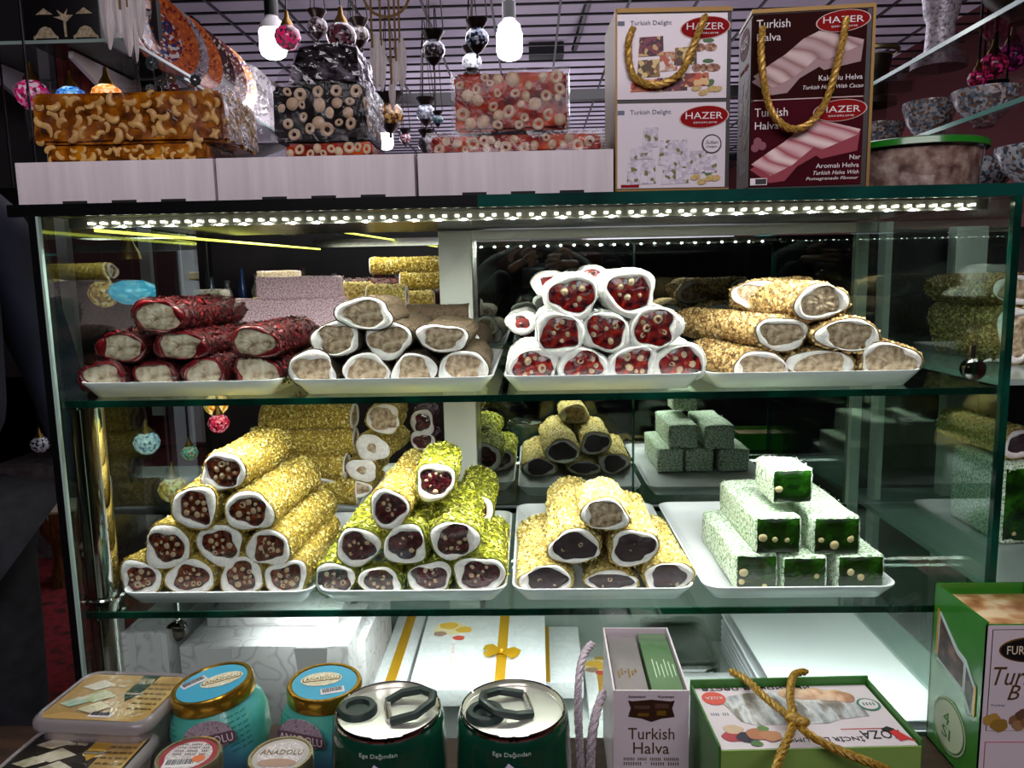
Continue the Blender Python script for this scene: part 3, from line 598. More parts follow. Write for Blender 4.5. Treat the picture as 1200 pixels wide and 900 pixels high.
# ---------------------------------------------------------------- rolls
def island_mat(name, cols, rough=.7): return mat(name, cols[0], rough, cols=cols, island=True)
KIND = {  # straw, pistachio, cream and nut bases painted dark as shade between flakes
 'straw': dict(base=('straw_base', ['8c6c24', 'b0923c', '5c4818']), fl=['e6cc64', 'd8b84c', 'f0dc8c', 'b09232', '8c7a2c', 'e4d074', 'f4e8b0'], shp='shred', n=3000, s=.0062),
 'pist': dict(base=('pistachio_base', ['646414', '86861e', '38380c']), fl=['c8c428', 'a0a41c', 'e4de50', '787c1c', 'd8d868', '5a4c20', 'f0ec90', 'b8bc20'], shp='shred', n=1900, s=.0088),
 'cream': dict(base=('cream_base', ['a88c44', 'c4a860', '7c6830']), fl=['e0c878', 'cfb45c', 'ead898', 'b8963e', 'd8c06c', 'f0e4b0', '7a6432'], shp='crumb', n=2600, s=.0046),
 'rose': dict(base=('rose_base', ['38060a', '560c12', '240406']), fl=['38060a', '4a0a10', '1c0306', '42080e', '7a1618', '2a0508'], shp='shred', n=1700, s=.0100, rough=.5),
 'cocoa': dict(base=('cocoa_base', ['3c2e20', '4c3a28', '2c2218']), fl=['4e3c28', '3e2f20', '604c34', '32261a'], shp='crumb', n=2000, s=.0022),
 'white': dict(base=('sugar_base', ['e6e2de', 'f2f0ec', 'd8d2cc']), fl=['f6f4f0', 'ebe7e2', 'dedad4'], shp='crumb', n=1600, s=.0020),
 'nut': dict(base=('nut_base', ['745630', '94764a', '543c20']), fl=['b48e56', '9c763e', 'c8a870', '7a5630', 'd4b884', '604222'], shp='crumb', n=2600, s=.0058),
}
M_rim = mat('nougat', 'e6dcdc', .6, cols=['dcd2d2', 'efe8e6'], scale=200, bump=.6, bscale=500, sss=.1)
M_rimred = mat('red_jelly_rim', '50080e', .2, cols=['38050a', '6e1016'], scale=80, coat=.6)
FILL = {
 'amber': mat('amber_nut_filling', '2e0c08', .16, cols=['1c0605', '3a100a', '5c2410', '8a3c14'], scale=110, bump=1, bscale=260, coat=.8),
 'pom': mat('pomegranate_filling', '360812', .18, cols=['1c040a', '3e0a14', '5c0e1c'], scale=130, bump=1, bscale=300, coat=.8),
 'ruby': mat('ruby_filling', '6a0612', .1, cols=['20020a', '500610', '7c0e10', 'a8280c'], scale=95, bump=1, bscale=180, coat=1),
 'choc': mat('chocolate_filling', '34262a', .42, cols=['2c2022', '44343a'], scale=40, bump=.3, bscale=150),
 'halva': mat('nut_paste_filling', 'a08e7c', .6, cols=['6c5642', 'a48a70', 'ccb69e'], scale=120, bump=1, bscale=200),
 'rosef': mat('nougat_paste_filling', 'b09c88', .5, cols=['6c5644', 'a8947e', 'c4b4a0', 'cfc2b0'], scale=75, bump=1, bscale=160),
}
M_nut = mat('hazelnut', 'a88c6c', .5, cols=['84684a', 'b0967a', 'c4ae92'], scale=150)
M_nut2 = mat('hazelnut_core', '5c3c28', .6)
def nutmesh(kind):
    b = MB()
    if kind == 'ring': b.lathe([(.35, .0), (.45, .28), (.75, .38), (1, .1), (1.02, -.3)], 14, Matrix.Rotation(PI/2, 4, 'X'), 1, 1)
    elif kind == 'ball': b.lathe([(0, .55), (.5, .48), (.85, .2), (1, -.3)], 14, Matrix.Rotation(PI/2, 4, 'X'))
    else:
        pts = [(.62*math.cos(a), 0, .62*math.sin(a)) for a in [math.radians(q) for q in range(30, 211, 22)]]
        b.tube(pts, [.12, .30, .40, .44, .46, .44, .38, .28, .12][:len(pts)], 8)
    return b.mesh('hazelnut' if kind != 'cashew' else 'cashew', M_nut)
NM = {k: nutmesh(k) for k in ('ring', 'ball', 'cashew')}

def outline(seed, N=40, e=2.15, amp=1.0):
    q = random.Random(seed); p = [q.uniform(0, 6.28) for _ in range(4)]; a = [.045*amp, .05*amp, .03*amp, .015*amp]; o = []
    for k in range(N):
        t = 2*PI*k/N; r = 1+a[0]*math.sin(2*t+p[0])+a[1]*math.sin(3*t+p[1])+a[2]*math.sin(4*t+p[2])+a[3]*math.sin(7*t+p[3])
        o.append((r*sup(math.cos(t), 2/e), r*sup(math.sin(t), 2/e)))
    return o
def flakes(pos, nor, tan, n, s, shp, mt, parent, name='coating_flakes'):
    a = NR.uniform(0, 2*PI, n)[:, None]; bt = np.cross(nor, tan)
    u = tan*np.cos(a)+bt*np.sin(a); v = np.cross(nor, u)
    sz = s*NR.uniform(.55, 1.25, n)[:, None]
    if shp == 'shred':
        tl = NR.uniform(-.3, .75, n)[:, None]; w_ = sz*NR.uniform(.12, .30, n)[:, None]; c = pos+nor*s*.12
        u2 = u*np.cos(tl)+nor*np.sin(tl)
        V = np.stack([c-u2*sz*.5-v*w_*.5, c-v*w_*.9+nor*s*.08, c+u2*sz*.5, c+v*w_*.9+nor*s*.05], 1); Fc = [(0, 1, 2, 3)]; nv = 4
    else:
        c = pos+nor*s*.05
        V = np.stack([c-u*sz*.5-v*sz*.35, c+u*sz*.5-v*sz*.3, c+v*sz*.5, c+nor*sz*.5+u*sz*.1], 1)
        V += NR.uniform(-.12, .12, V.shape)*s; Fc = [(0, 1, 3), (1, 2, 3), (2, 0, 3)]; nv = 4
    me = bpy.data.meshes.new(name); nf = len(Fc); fl = len(Fc[0])
    idx = (np.arange(n)[:, None, None]*nv+np.array(Fc)[None]).reshape(-1)
    me.vertices.add(n*nv); me.vertices.foreach_set('co', V.reshape(-1)); me.loops.add(len(idx)); me.loops.foreach_set('vertex_index', idx.astype(np.int32))
    me.polygons.add(n*nf); me.polygons.foreach_set('loop_start', np.arange(0, n*nf*fl, fl, dtype=np.int32)); me.update(calc_edges=True)
    me.materials.append(mt); return obj(name, me, parent, 'stuff')
def make_roll(W, H, L, kind, fill, seed, nuts=0, fw=.66, nutkind=('ball', 'ball', 'ball', 'ring'), nuts_s=.0055, rim=None, bend=0, dens=1.0, off=(0, 0)):
    """geometry of one roll in local space: front face at y=0, base at z=0; returns callable that fills a parent"""
    K = KIND[kind]; q = random.Random(seed); N = 40; O = outline(seed, N); I = outline(seed+99, N, 2.3, 2.0)
    w, h = W/2, H/2; ns = 9
    ph = [q.uniform(0, 6.3) for _ in range(4)]
    def lump(th, y): return 1+.028*math.sin(2*th+y*38+ph[0])+.022*math.sin(3*th-y*61+ph[1])+.015*math.sin(y*95+ph[2])*math.sin(th+ph[3])
    def ring(sc, y, jit=0):
        dx = bend*math.sin(PI*max(0, y)/L*.5)**2
        o = []
        for i, (x, z) in enumerate(O):
            ww = lump(2*PI*i/N, y); o.append((x*w*sc*ww+dx+q.uniform(-jit, jit), y, h+z*h*sc*ww+q.uniform(-jit, jit)))
        return o
    def loft(rings, flip=False):
        v = sum(rings, []); f = []
        for i in range(len(rings)-1):
            for k in range(N): k2 = (k+1) % N; f.append((i*N+k, i*N+k2, (i+1)*N+k2, (i+1)*N+k))
        return v, f
    def fill_parent(t):
        rs = [ring(.93, .0008), ring(.985, -.0005)]+[ring(1+.012*math.sin(i*1.3+seed), L*i/ns, .0004) for i in range(ns+1)]+[ring(.93, L+.0005)]
        MB().add(*loft(rs)).build('coating', mat(K['base'][0], K['base'][1][0], K.get('rough', .85), cols=K['base'][1], scale=180, bump=1, bscale=350), t, ang=80)
        if K['n']:
            n = int(K['n']*dens*(L*(W+H))/(.2*.12)); th = NR.uniform(0, N, n); i0 = th.astype(int) % N; fr = (th % 1)[:, None]
            Oa = np.array(O); p0 = Oa[i0]; p1 = Oa[(i0+1) % N]; pp = p0*(1-fr)+p1*fr; yy = NR.uniform(.0, 1, n)*L
            dx = bend*np.sin(PI*yy/L*.5)**2
            th_ = 2*PI*th/N; lm = 1+.028*np.sin(2*th_+yy*38+ph[0])+.022*np.sin(3*th_-yy*61+ph[1])+.015*np.sin(yy*95+ph[2])*np.sin(th_+ph[3])
            pos = np.stack([pp[:, 0]*w*lm+dx, yy, h+pp[:, 1]*h*lm], 1)
            d = (p1-p0)*np.array([w, h]); nor = np.stack([d[:, 1], np.zeros(n), -d[:, 0]], 1); nor /= np.linalg.norm(nor, axis=1)[:, None]
            tan = np.tile(np.array([0., 1., 0.]), (n, 1))
            flakes(pos, nor, tan, n, K['s'], K['shp'], island_mat('flakes_'+kind, K['fl'], K.get('rough', .75)), t)
        ox, oz = off; FWx = fw*(1+q.uniform(-.05, .05)); FWz = fw*(1+q.uniform(-.05, .05))
        def inner(sc, y): return [((x*FWx*sc+ox)*w+bend*(1 if y > L/2 else 0), y, h+(z*FWz*sc+oz)*h) for x, z in I]
        rr = [ring(.95, -.0004), ring(.90, -.0022), [tuple(a*.5+b2*.5 for a, b2 in zip(p, r)) for p, r in zip(ring(.86, -.003), inner(1.08, -.003))], inner(1.04, -.0022), inner(.98, .002)]
        v, f = loft(rr); rb = [ring(.95, L+.0004), ring(.9, L+.002), inner(1.04, L+.002), inner(.98, L-.001)]
        v2, f2 = loft(rb); MB().add(v, f).build('nougat_rim', rim or M_rim, t, ang=70); MB().add(v2, [tuple(reversed(x)) for x in f2]).build('rear_rim', rim or M_rim, t, ang=70)
        b = MB(); rings = [inner(1.0, .0005), inner(.72, -.001), inner(.45, -.0016), inner(.2, -.0012)]
        rings = [[(x, y+q.uniform(-.0009, .0009), z) for x, y, z in r] for r in rings]
        v, f = loft(rings); b.add(v, f+[tuple(3*N+k for k in range(N))]); MB().add(inner(1.0, L+.0005), [tuple(range(N))]).build('rear_filling', FILL[fill], t)
        fo = b.build('filling', FILL[fill], t, ang=80)
        got = []; tries = 0
        while len(got) < nuts and tries < 300:
            tries += 1; a = q.uniform(0, 6.28); r = math.sqrt(q.uniform(0, 1))*.82*fw; x = (r*math.cos(a)+ox)*w; z = h+(r*math.sin(a)+oz)*h; s = nuts_s*q.uniform(.55, 1.1)
            if any((x-g[0])**2+(z-g[1])**2 < (s+g[2])**2*.8 for g in got): continue
            if r > .82*fw-s/max(w, h)*.7: continue
            got.append((x, z, s)); o = obj('hazelnut', NM[q.choice(nutkind)], fo); o.location = (x, -.0008, z)
            o.scale = (s, s*.8, s*q.uniform(.75, 1)); o.rotation_euler = (q.uniform(-.3, .3), q.uniform(0, 6.28), q.uniform(-.3, .3))
    return fill_parent
SEED = [100]
def roll(px, py, wp, hp, kind, fill, label, group, zfloor=None, Y=.032, L=.20, yaw=0, nuts=0, **kw):
    k = (Y+.95)/F*1.0; c = P(px, py, Y=Y); W, H = wp*k*1.03, hp*k*1.05; z0 = c.z-H/2
    if zfloor is not None: H = c.z+hp*k/2-zfloor; z0 = zfloor
    SEED[0] += 1; t = thing('lokum_roll', label, 'sweet roll', (c.x, Y, z0), math.radians(yaw), group)
    make_roll(W, H, L, kind, fill, SEED[0], nuts, **kw)(t); return t
ZF_M, ZF_L = Z_MID+.006, Z_LOW+.006
def pile(rows, kind, fill, zf, desc, group, Y=.032, L=.2, nuts=0, yaws=None, **kw):
    names = ['bottom row', 'second row', 'third row', 'top row']
    if len(rows) == 3: names = ['bottom row', 'middle row', 'top row']
    for ri, row in enumerate(rows):
        for ci, r in enumerate(row):
            ex = dict(kw); o = r[4] if len(r) > 4 else {}; ex.update(o)
            kd = ex.pop('kind', kind); fl = ex.pop('fill', fill); ds = ex.pop('desc', desc); yw = ex.pop('yaw', R.uniform(-2, 2)); LL = ex.pop('L', L*R.uniform(.93, 1.05)); nn = ex.pop('nuts', nuts)
            where = names[ri]+(', '+ordn(ci, len(row)) if len(row) > 1 else '')
            roll(r[0], r[1], r[2], r[3], kd, fl, ds+', '+where, group, zfloor=zf if ri == 0 else None, Y=Y+ex.pop('dy', 0)+R.uniform(0, .006), L=LL, yaw=yw, nuts=nn, **ex)
# A yellow nut rolls
pile([[(165, 680, 53, 52), (224, 679, 57, 54), (283, 677, 54, 54), (336, 678, 54, 50)],
      [(196, 641, 60, 54), (258, 638, 61, 50), (315, 642, 52, 48, dict(yaw=-3))],
      [(229, 595, 54, 56), (292, 599, 58, 52, dict(yaw=-2))],
      [(262, 553, 58, 46, dict(L=.16, yaw=-3))]], 'straw', 'amber', ZF_L, 'yellow shredded nut roll, dark nutty centre', 'yellow nut rolls at lower left', L=.205, nuts=9, fw=.67, nuts_s=.0052)
# B pistachio rolls
pile([[(392, 679, 53, 42), (445, 681, 52, 38), (504, 677, 54, 44), (562, 673, 60, 50)],
      [(419, 641, 56, 46), (475, 638, 56, 48), (532, 633, 56, 50)],
      [(456, 596, 50, 46, dict(kind='straw', L=.24, dens=1.1, desc='straw yellow roll among the pistachio rolls')), (510, 565, 48, 46, dict(L=.13, desc='bright green pistachio roll at the pile peak', dy=.03))]],
     'pist', 'pom', ZF_L, 'pistachio coated roll, dark red centre', 'pistachio rolls on the lower shelf', L=.19, nuts=6, fw=.71, nuts_s=.0042)
roll(556, 597, 44, 44, 'pist', 'pom', 'pistachio coated roll lying behind the right side of the green pile', 'pistachio rolls on the lower shelf', Y=.20, L=.16)
# C cream rolls
pile([[(640, 678, 62, 34), (717, 682, 62, 30), (783, 676, 58, 40)],
      [(673, 641, 62, 42, dict(L=.27)), (743, 642, 60, 44, dict(L=.19))],
      [(709, 603, 58, 38, dict(L=.10, fill='halva', desc='short cream crumb roll with pale nut centre'))]],
     'cream', 'choc', ZF_L, 'cream crumb roll, smooth chocolate centre', 'cream chocolate rolls on the lower shelf', L=.22, nuts=2, fw=.76, nuts_s=.0035)
# E rose rolls
pile([[(120, 438, 56, 30), (181, 437, 54, 28), (240, 435, 52, 32), (301, 433, 58, 36)],
      [(143, 407, 56, 36), (211, 405, 64, 34), (298, 401, 58, 38)],
      [(185, 371, 62, 38)]], 'rose', 'rosef', ZF_M, 'dark red rose petal roll, pale nougat centre', 'rose petal rolls at middle left', L=.2, nuts=2, fw=.78, nuts_s=.004, rim=M_rimred)
# F cocoa rolls
pile([[(366, 430, 60, 38), (430, 431, 59, 34), (485, 431, 53, 36), (543, 429, 57, 40)],
      [(394, 397, 58, 42), (455, 398, 58, 42), (519, 396, 62, 32)],
      [(427, 368, 70, 36, dict(L=.10))]], 'cocoa', 'halva', ZF_M, 'cocoa dusted roll, pale nut paste centre', 'cocoa dusted rolls on the middle shelf', L=.2, fw=.70)
# G white rolls
pile([[(625, 428, 60, 42), (684, 427, 60, 40), (742, 425, 58, 42), (797, 424, 60, 44)],
      [(656, 391, 60, 50), (710, 389, 57, 48), (767, 385, 60, 52)],
      [(671, 347, 62, 50), (738, 343, 62, 52)]], 'white', 'ruby', ZF_M, 'snow white roll, ruby red nut centre', 'white ruby nut rolls on the middle shelf', L=.19, nuts=5, fw=.73, nuts_s=.0062)
roll(695, 322, 34, 20, 'white', 'ruby', 'white roll peeking up behind the top of the white pile', 'white ruby nut rolls on the middle shelf', Y=.17, L=.10, fw=.6)
roll(644, 332, 40, 28, 'white', 'ruby', 'white roll lying behind the upper left of the white pile', 'white ruby nut rolls on the middle shelf', Y=.23, L=.11, fw=.5)
roll(612, 378, 34, 28, 'white', 'ruby', 'white roll lying behind the lower left of the white pile', 'white ruby nut rolls on the middle shelf', Y=.24, L=.12, fw=.5)
# H beige nut rolls
pile([[(892, 427, 68, 30, dict(yaw=5)), (962, 425, 78, 32, dict(yaw=2)), (1043, 421, 72, 38, dict(yaw=0))],
      [(916, 391, 66, 36, dict(yaw=6)), (995, 393, 72, 38, dict(yaw=4))],
      [(962, 354, 62, 42, dict(yaw=8))]], 'nut', 'halva', ZF_M, 'beige nut crumbed roll, pale paste centre', 'beige nut rolls at middle right', L=.20, fw=.74)
roll(858, 385, 48, 34, 'nut', 'halva', 'beige nut crumbed roll behind the left of its pile, lower one', 'beige nut rolls at middle right', Y=.20, L=.16, yaw=10)
roll(884, 345, 54, 32, 'nut', 'halva', 'beige nut crumbed roll behind the left of its pile, upper one', 'beige nut rolls at middle right', Y=.16, L=.16, yaw=-40)
roll(905, 385, 50, 40, 'nut', 'halva', 'beige nut crumbed roll hidden in the middle of its pile', 'beige nut rolls at middle right', Y=.24, L=.13, yaw=2)

# ---------------------------------------------------------------- green blocks
M_pow = mat('green_powdered', 'c8d4c0', .85, cols=['5c8450', 'a4bc98', 'd8e0d2', 'eceeea'], scale=300, detail=6, bump=1, bscale=400, pos=[.36, .46, .54, .66])
M_jel = mat('green_jelly', '123c08', .14, cols=['040f03', '0a2405', '163e09', '2c6414'], scale=30, bump=.6, bscale=220, coat=.4, detail=5)
M_pist = mat('pale_nut', 'b8a478', .5, cols=['9a8c58', 'c8b490'], scale=200)
nutp = MB().lathe([(0, .55), (.5, .48), (.85, .2), (1, -.3)], 14, Matrix.Rotation(PI/2, 4, 'X')).mesh('nut', M_pist)
def block(x0, x1, y0, y1, Y, L, label, group, yaw=0, nuts=3, zf=None, pm=None, jm=None, name='lokum_block', seed=None):
    a = P(x0, y0, Y=Y); b2 = P(x1, y1, Y=Y); W = b2.x-a.x; z1 = a.z; z0 = zf if zf is not None else b2.z; H = z1-z0
    t = thing(name, label, 'sweet block', ((a.x+b2.x)/2, Y, z0), math.radians(yaw), group)
    SEED[0] += 1; q = random.Random(SEED[0]); bm = bmesh.new(); bmesh.ops.create_cube(bm, size=1)
    for v in bm.verts: v.co = Vector((v.co.x*W, L/2+v.co.y*L, H/2+v.co.z*H))
    bmesh.ops.bevel(bm, geom=bm.edges[:], offset=min(W, H)*.10, segments=2, affect='EDGES', profile=.5)
    bmesh.ops.subdivide_edges(bm, edges=[e for e in bm.edges if e.calc_length() > .012], cuts=5, use_grid_fill=True)
    for v in bm.verts:
        v.co += Vector((math.sin(v.co.y*50+q.random()*.3+v.co.z*60), .4*math.sin(v.co.x*90), math.sin(v.co.x*70+v.co.y*40)))*.0011
        if v.co.y < L*.1: v.co.x *= 1.0
    me = bpy.data.meshes.new('powder_coat'); bm.to_mesh(me); bm.free(); me.shade_smooth(); me.materials.append(pm or M_pow); obj('powder_coat', me, t)
    n = 500; sides = NR.randint(0, 3, n); xs = NR.uniform(-.5, .5, n); ys = NR.uniform(0.02, 1, n)*L; zs = NR.uniform(.05, 1, n)
    pos = np.stack([np.where(sides == 0, xs*W, np.where(sides == 1, -.5*W, .5*W)), ys, np.where(sides == 0, H, zs*H)], 1)
    nor = np.stack([np.where(sides == 0, 0, np.where(sides == 1, -1., 1.)), np.zeros(n), np.where(sides == 0, 1., 0)], 1)
    flakes(pos, nor, np.tile(np.array([0., 1., 0.]), (n, 1)), n, .0018, 'crumb', island_mat('flakes_sugar', ['f2f4ee', 'dfe6da', 'c8d8c0', 'ffffff']) if pm is None else mat('pink_sugar_flakes', 'e8d0dc', .8), t, 'sugar_flakes')
    if jm is not False:
        N = 9; v = []; f = []
        for i in range(N+1):
            for j in range(N+1):
                u, w_ = i/N-.5, j/N-.5; ed = max(abs(u), abs(w_))*2
                v.append((u*W*.90+q.uniform(-.0006, .0006), -.0016-(.0010 if ed < .9 else -.0014)+q.uniform(-.0004, .0004), H/2+w_*H*.90+q.uniform(-.0006, .0006)))
        f = [(i*(N+1)+j, (i+1)*(N+1)+j, (i+1)*(N+1)+j+1, i*(N+1)+j+1) for i in range(N) for j in range(N)]
        jo = MB().add(v, f).build('cut_face', jm or M_jel, t, ang=80)
        for i in range(nuts):
            s = .0062*q.uniform(.6, 1.1); o = obj('nut', nutp, jo); o.location = (q.uniform(-.36, .36)*W, -.0022, H/2+q.uniform(-.36, .2)*H); o.scale = (s, s*.6, s); o.rotation_euler = (0, q.uniform(0, 6), 0)
    return t
G = 'green powdered blocks on the lower shelf'
block(862, 911, 650, 692, .035, .20, 'long green powdered block, bottom row, leftmost', G, nuts=3, zf=ZF_L)
block(917, 969, 653, 692, .032, .20, 'long green powdered block, bottom row, middle', G, nuts=1, zf=ZF_L)
block(981, 1036, 651, 692, .034, .20, 'long green powdered block, bottom row, rightmost', G, nuts=2, zf=ZF_L)
block(885, 939, 606, 649, .038, .19, 'long green powdered block, middle row, left', G, nuts=3)
block(953, 1008, 606, 650, .040, .19, 'long green powdered block, middle row, right', G, nuts=4)
block(905, 952, 550, 590, .055, .075, 'short green powdered cube at the peak of the pile', G, nuts=1)

# ---------------------------------------------------------------- goods on the rear left
PK = mat('pink_powder', 'd8b4c4', .85, cols=['a06880', 'c8a0b2', 'dcc0cc', 'ecdce2'], scale=380, detail=6, bump=1, bscale=300, pos=[.36, .46, .55, .7])
g1 = 'pink powdered logs behind the rose rolls'
def log(px0, px1, py0, py1, Y, label, group, pm, D=.05, zf=None, cat='sweet block'):
    a = P(px0, py0, Y=Y); b2 = P(px1, py1, Y=Y); z0 = b2.z if zf is None else zf
    t = block(px0, px1, py0, py1, Y, D, label, group, nuts=0, zf=zf, pm=pm, jm=False, name='lokum_log'); return t
log(268, 398, 384, 420, .40, 'pink powdered log, bottom of the pink stack', g1, PK, zf=Z_MID+.001)
log(265, 402, 351, 383, .405, 'pink powdered log, middle of the pink stack', g1, PK)
log(298, 396, 325, 350, .41, 'pink powdered log, topmost of the pink stack', g1, PK)
def rl(px, py, hp, Y, L, yaw, kind, fill, label, group, wp=None, **kw):
    return roll(px, py, wp or hp*1.15, hp, kind, fill, label, group, Y=Y, L=L, yaw=yaw, **kw)
g2 = 'assorted rolls on the rear upper shelf'
rl(398, 345, 26, .50, .06, -90, 'cream', 'halva', 'speckled cream roll beside the top pink log', g2)
rl(432, 348, 24, .47, .07, -90, 'cream', 'halva', 'speckled cream roll behind the cocoa rolls', g2, nuts=0)
rl(405, 338, 22, .62, .16, -80, 'rose', 'pom', 'dark red sugared roll behind the cream rolls', g2)
rl(435, 312, 18, .66, .14, -84, 'straw', 'halva', 'yellow roll on top at the rear upper shelf', g2)
rl(470, 330, 18, .60, .09, -84, 'straw', 'halva', 'second yellow roll below the top one at the rear', g2)
rl(472, 355, 26, .55, .06, -80, 'cream', 'amber', 'cream roll with an orange centre at the rear', g2)
rl(470, 380, 30, .50, .12, -88, 'cream', 'halva', 'cream roll in front of the aluminium post', g2)
rl(300, 362, 26, .75, .10, -88, 'straw', 'halva', 'olive straw roll left of the pink stack', g2)
rl(490, 352, 24, .7, .1, -60, 'rose', 'pom', 'dark red roll nearest the aluminium post at the rear', g2)
for i, (a, b2, c1, c2) in enumerate(((226, 262, 340, 366), (300, 345, 318, 326), (226, 300, 366, 392))):
    log(a, b2, c1, c2, .66, ('speckled grey log left of the pink stack', 'thin tan log behind the top pink log', 'dusky mauve log low behind the rose rolls')[i], 'dim logs on the rear upper shelf',
        mat(('grey_powder', 'tan_powder', 'mauve_powder')[i], 'aaaaaa', .85, cols=[('5c5850', '8c867c', 'a8a298'), ('8a7460', 'b09a84', 'c4b4a0'), ('5c404a', '7c606a', '94808a')][i], scale=200, bump=1))
rl(478, 375, 33, .30, .10, -88, 'cocoa', 'halva', 'cocoa dusted roll lying crosswise behind the cocoa pile', 'cocoa dusted rolls on the middle shelf')
rl(545, 398, 30, .24, .10, -8, 'cocoa', 'halva', 'cocoa dusted roll behind the right of the cocoa pile', 'cocoa dusted rolls on the middle shelf')
g3 = 'long straw yellow rolls on the rear lower shelf'
zt = Z_LOW+.006
tray(P(300, 590, Y=.41).x, P(470, 590, Y=.41).x, .395, .72, Z_LOW, 'white tray of straw rolls at the rear of the lower shelf')
tray(P(480, 590, Y=.41).x, P(516, 590, Y=.41).x, .42, .72, Z_LOW, 'white tray edge beside the aluminium post')
for (px, py, hp, L, lb, y) in ((311, 488, 31, .165, 'top', .42), (298, 517, 30, .185, 'second', .415), (318, 545, 30, .14, 'third', .41), (296, 574, 32, .20, 'bottom', .415)):
    rl(px, py, hp, y, L, -92+(3 if lb == 'second' else -1), 'straw', 'halva', 'long straw yellow roll lying crosswise, %s of the rear stack' % lb, g3, dens=.9)
roll(449, 491, 42, 34, 'straw', 'halva', 'straw yellow roll with pale oval centre atop the rear stack', g3, Y=.38, L=.08, fw=.76)
roll(436, 525, 40, 34, 'straw', 'halva', 'straw yellow roll end under the pale oval centre roll', g3, Y=.39, L=.12, yaw=-8, fw=.3)
roll(424, 551, 38, 28, 'straw', 'halva', 'straw yellow roll stub in the rear stack above the tray', g3, Y=.39, L=.12, fw=.3)
roll(378, 570, 34, 20, 'straw', 'halva', 'pale cut roll end left in the rear tray', g3, Y=.385, L=.1, fw=.72)
roll(417, 573, 42, 20, 'straw', 'halva', 'pale cut roll end right in the rear tray', g3, Y=.385, L=.1, fw=.72)
roll(495, 495, 30, 30, 'rose', 'pom', 'dark red sugared roll left of the aluminium post', 'rose rolls at the rear', Y=.5, L=.08)
roll(495, 517, 30, 24, 'rose', 'pom', 'lower dark red sugared roll left of the aluminium post', 'rose rolls at the rear', Y=.5, L=.08)
# ================================================================= GOODS ON TOP OF THE CASE
ZT = Z_TOP+.0128
def xr(a, b, py, Y): return P(a, py, Y=Y).x, P(b, py, Y=Y).x
CT = []
for a, b2, lb in ((19, 251, 'white corrugated carton lid at left carrying the cashew slabs'), (254, 486, 'white corrugated carton lid in the middle carrying the dark nut slabs'), (490, 719, 'white corrugated carton lid carrying the red nut slabs')):
    x0, x1 = xr(a, b2, 210, .0); H = .0505; t = thing('carton_lid', lb, 'carton', ((x0+x1)/2, .0, ZT), 0, 'carton lids on top of the case'); h = (x1-x0)/2
    MB().box(-h, h, 0, .003, 0, H, .0008).box(-h, -h+.003, .003, .30, 0, H).box(h-.003, h, .003, .30, 0, H).box(-h, h, .30, .303, 0, H).build('side_walls', M_card, t)
    MB().box(-h+.003, h-.003, .003, .30, H-.004, H-.0005).build('lid_panel', mat('white_card'), t)
    for q in range(3): MB().box(-h*.55+h*.5*q, -h*.30+h*.5*q, -.0006, .001, 0, .0035).build('cut_slot', mat('slot_dark', '14100f', .8), t)
    CT.append(ZT+H)
ZC = CT[0]
def nutslab(px0, px1, py0, py1, Y, D, mcol, nk, nn, name, label, ns=.008, zb=None, side=True, rz=0, top_in=0, smin=.55, nutm=None):
    a = P(px0, py0, Y=Y); b2 = P(px1, py1, Y=Y); W = b2.x-a.x; z0 = zb if zb is not None else b2.z; H = a.z-z0
    t = thing(name, label, 'nut slab', ((a.x+b2.x)/2, Y, z0), rz, 'slabs of nut sweets on the cartons')
    bm = bmesh.new(); bmesh.ops.create_cube(bm, size=1); SEED[0] += 1; q = random.Random(SEED[0])
    for v in bm.verts: v.co = Vector((v.co.x*(W-(top_in if v.co.z > 0 else 0)), D/2+v.co.y*D, H/2+v.co.z*H))
    bmesh.ops.bevel(bm, geom=bm.edges[:], offset=.004, segments=2, affect='EDGES'); bmesh.ops.subdivide_edges(bm, edges=[e for e in bm.edges if e.calc_length() > .02], cuts=4, use_grid_fill=True)
    for v in bm.verts: v.co += Vector((q.uniform(-1, 1), q.uniform(-1, 1), q.uniform(-1, 1)))*.0008
    me = bpy.data.meshes.new('jelly_body'); bm.to_mesh(me); bm.free(); me.shade_smooth(); me.set_sharp_from_angle(angle=.8); me.materials.append(mcol); body = obj('jelly_body', me, t)
    got = []
    for tr in range(nn*12):
        if len(got) >= nn: break
        s = ns*q.uniform(smin, 1.05); sd = side and q.random() < .2
        u = q.uniform(-.5, .5)*(W-2*s-top_in*.6); w_ = H/2+q.uniform(-.5, .5)*max(.001, H-1.7*s)
        if any((u-g[0])**2+(w_-g[1])**2 < (s+g[2])**2*.62 and g[3] == sd for g in got): continue
        got.append((u, w_, s, sd))
        o = obj('cashew' if nk == 'cashew' else 'hazelnut', (nutm or NM)[nk if nk == 'cashew' else q.choice(('ring', 'ring', 'ball'))], t)
        if sd: o.location = (W/2-.0006-top_in*.25, D*q.uniform(.06, .9), w_); o.rotation_euler = (0, q.uniform(0, 6.28), PI/2)
        else: o.location = (u, -.0004, w_); o.rotation_euler = (q.uniform(-.25, .25), q.uniform(0, 6.28), q.uniform(-.25, .25))
        if nk == 'cashew': s *= 1.3
        o.scale = (s, s*.55, s*q.uniform(.8, 1))
    return t, W, H
M_or = mat('amber_jelly', '7a4408', .2, cols=['3c1c04', '6c3806', '965408', 'b47410'], scale=45, bump=.4, bscale=150, coat=.15, spec=.3)
M_dk = mat('dark_jelly', '0c0609', .5, cols=['070305', '0e080b', '180d12'], scale=45, bump=.3, bscale=150, spec=.08)
M_rj = mat('red_jelly', '7a1a0c', .2, cols=['3c0806', '741408', '9c2c0c', 'b84812'], scale=42, bump=.3, bscale=150, spec=.15)
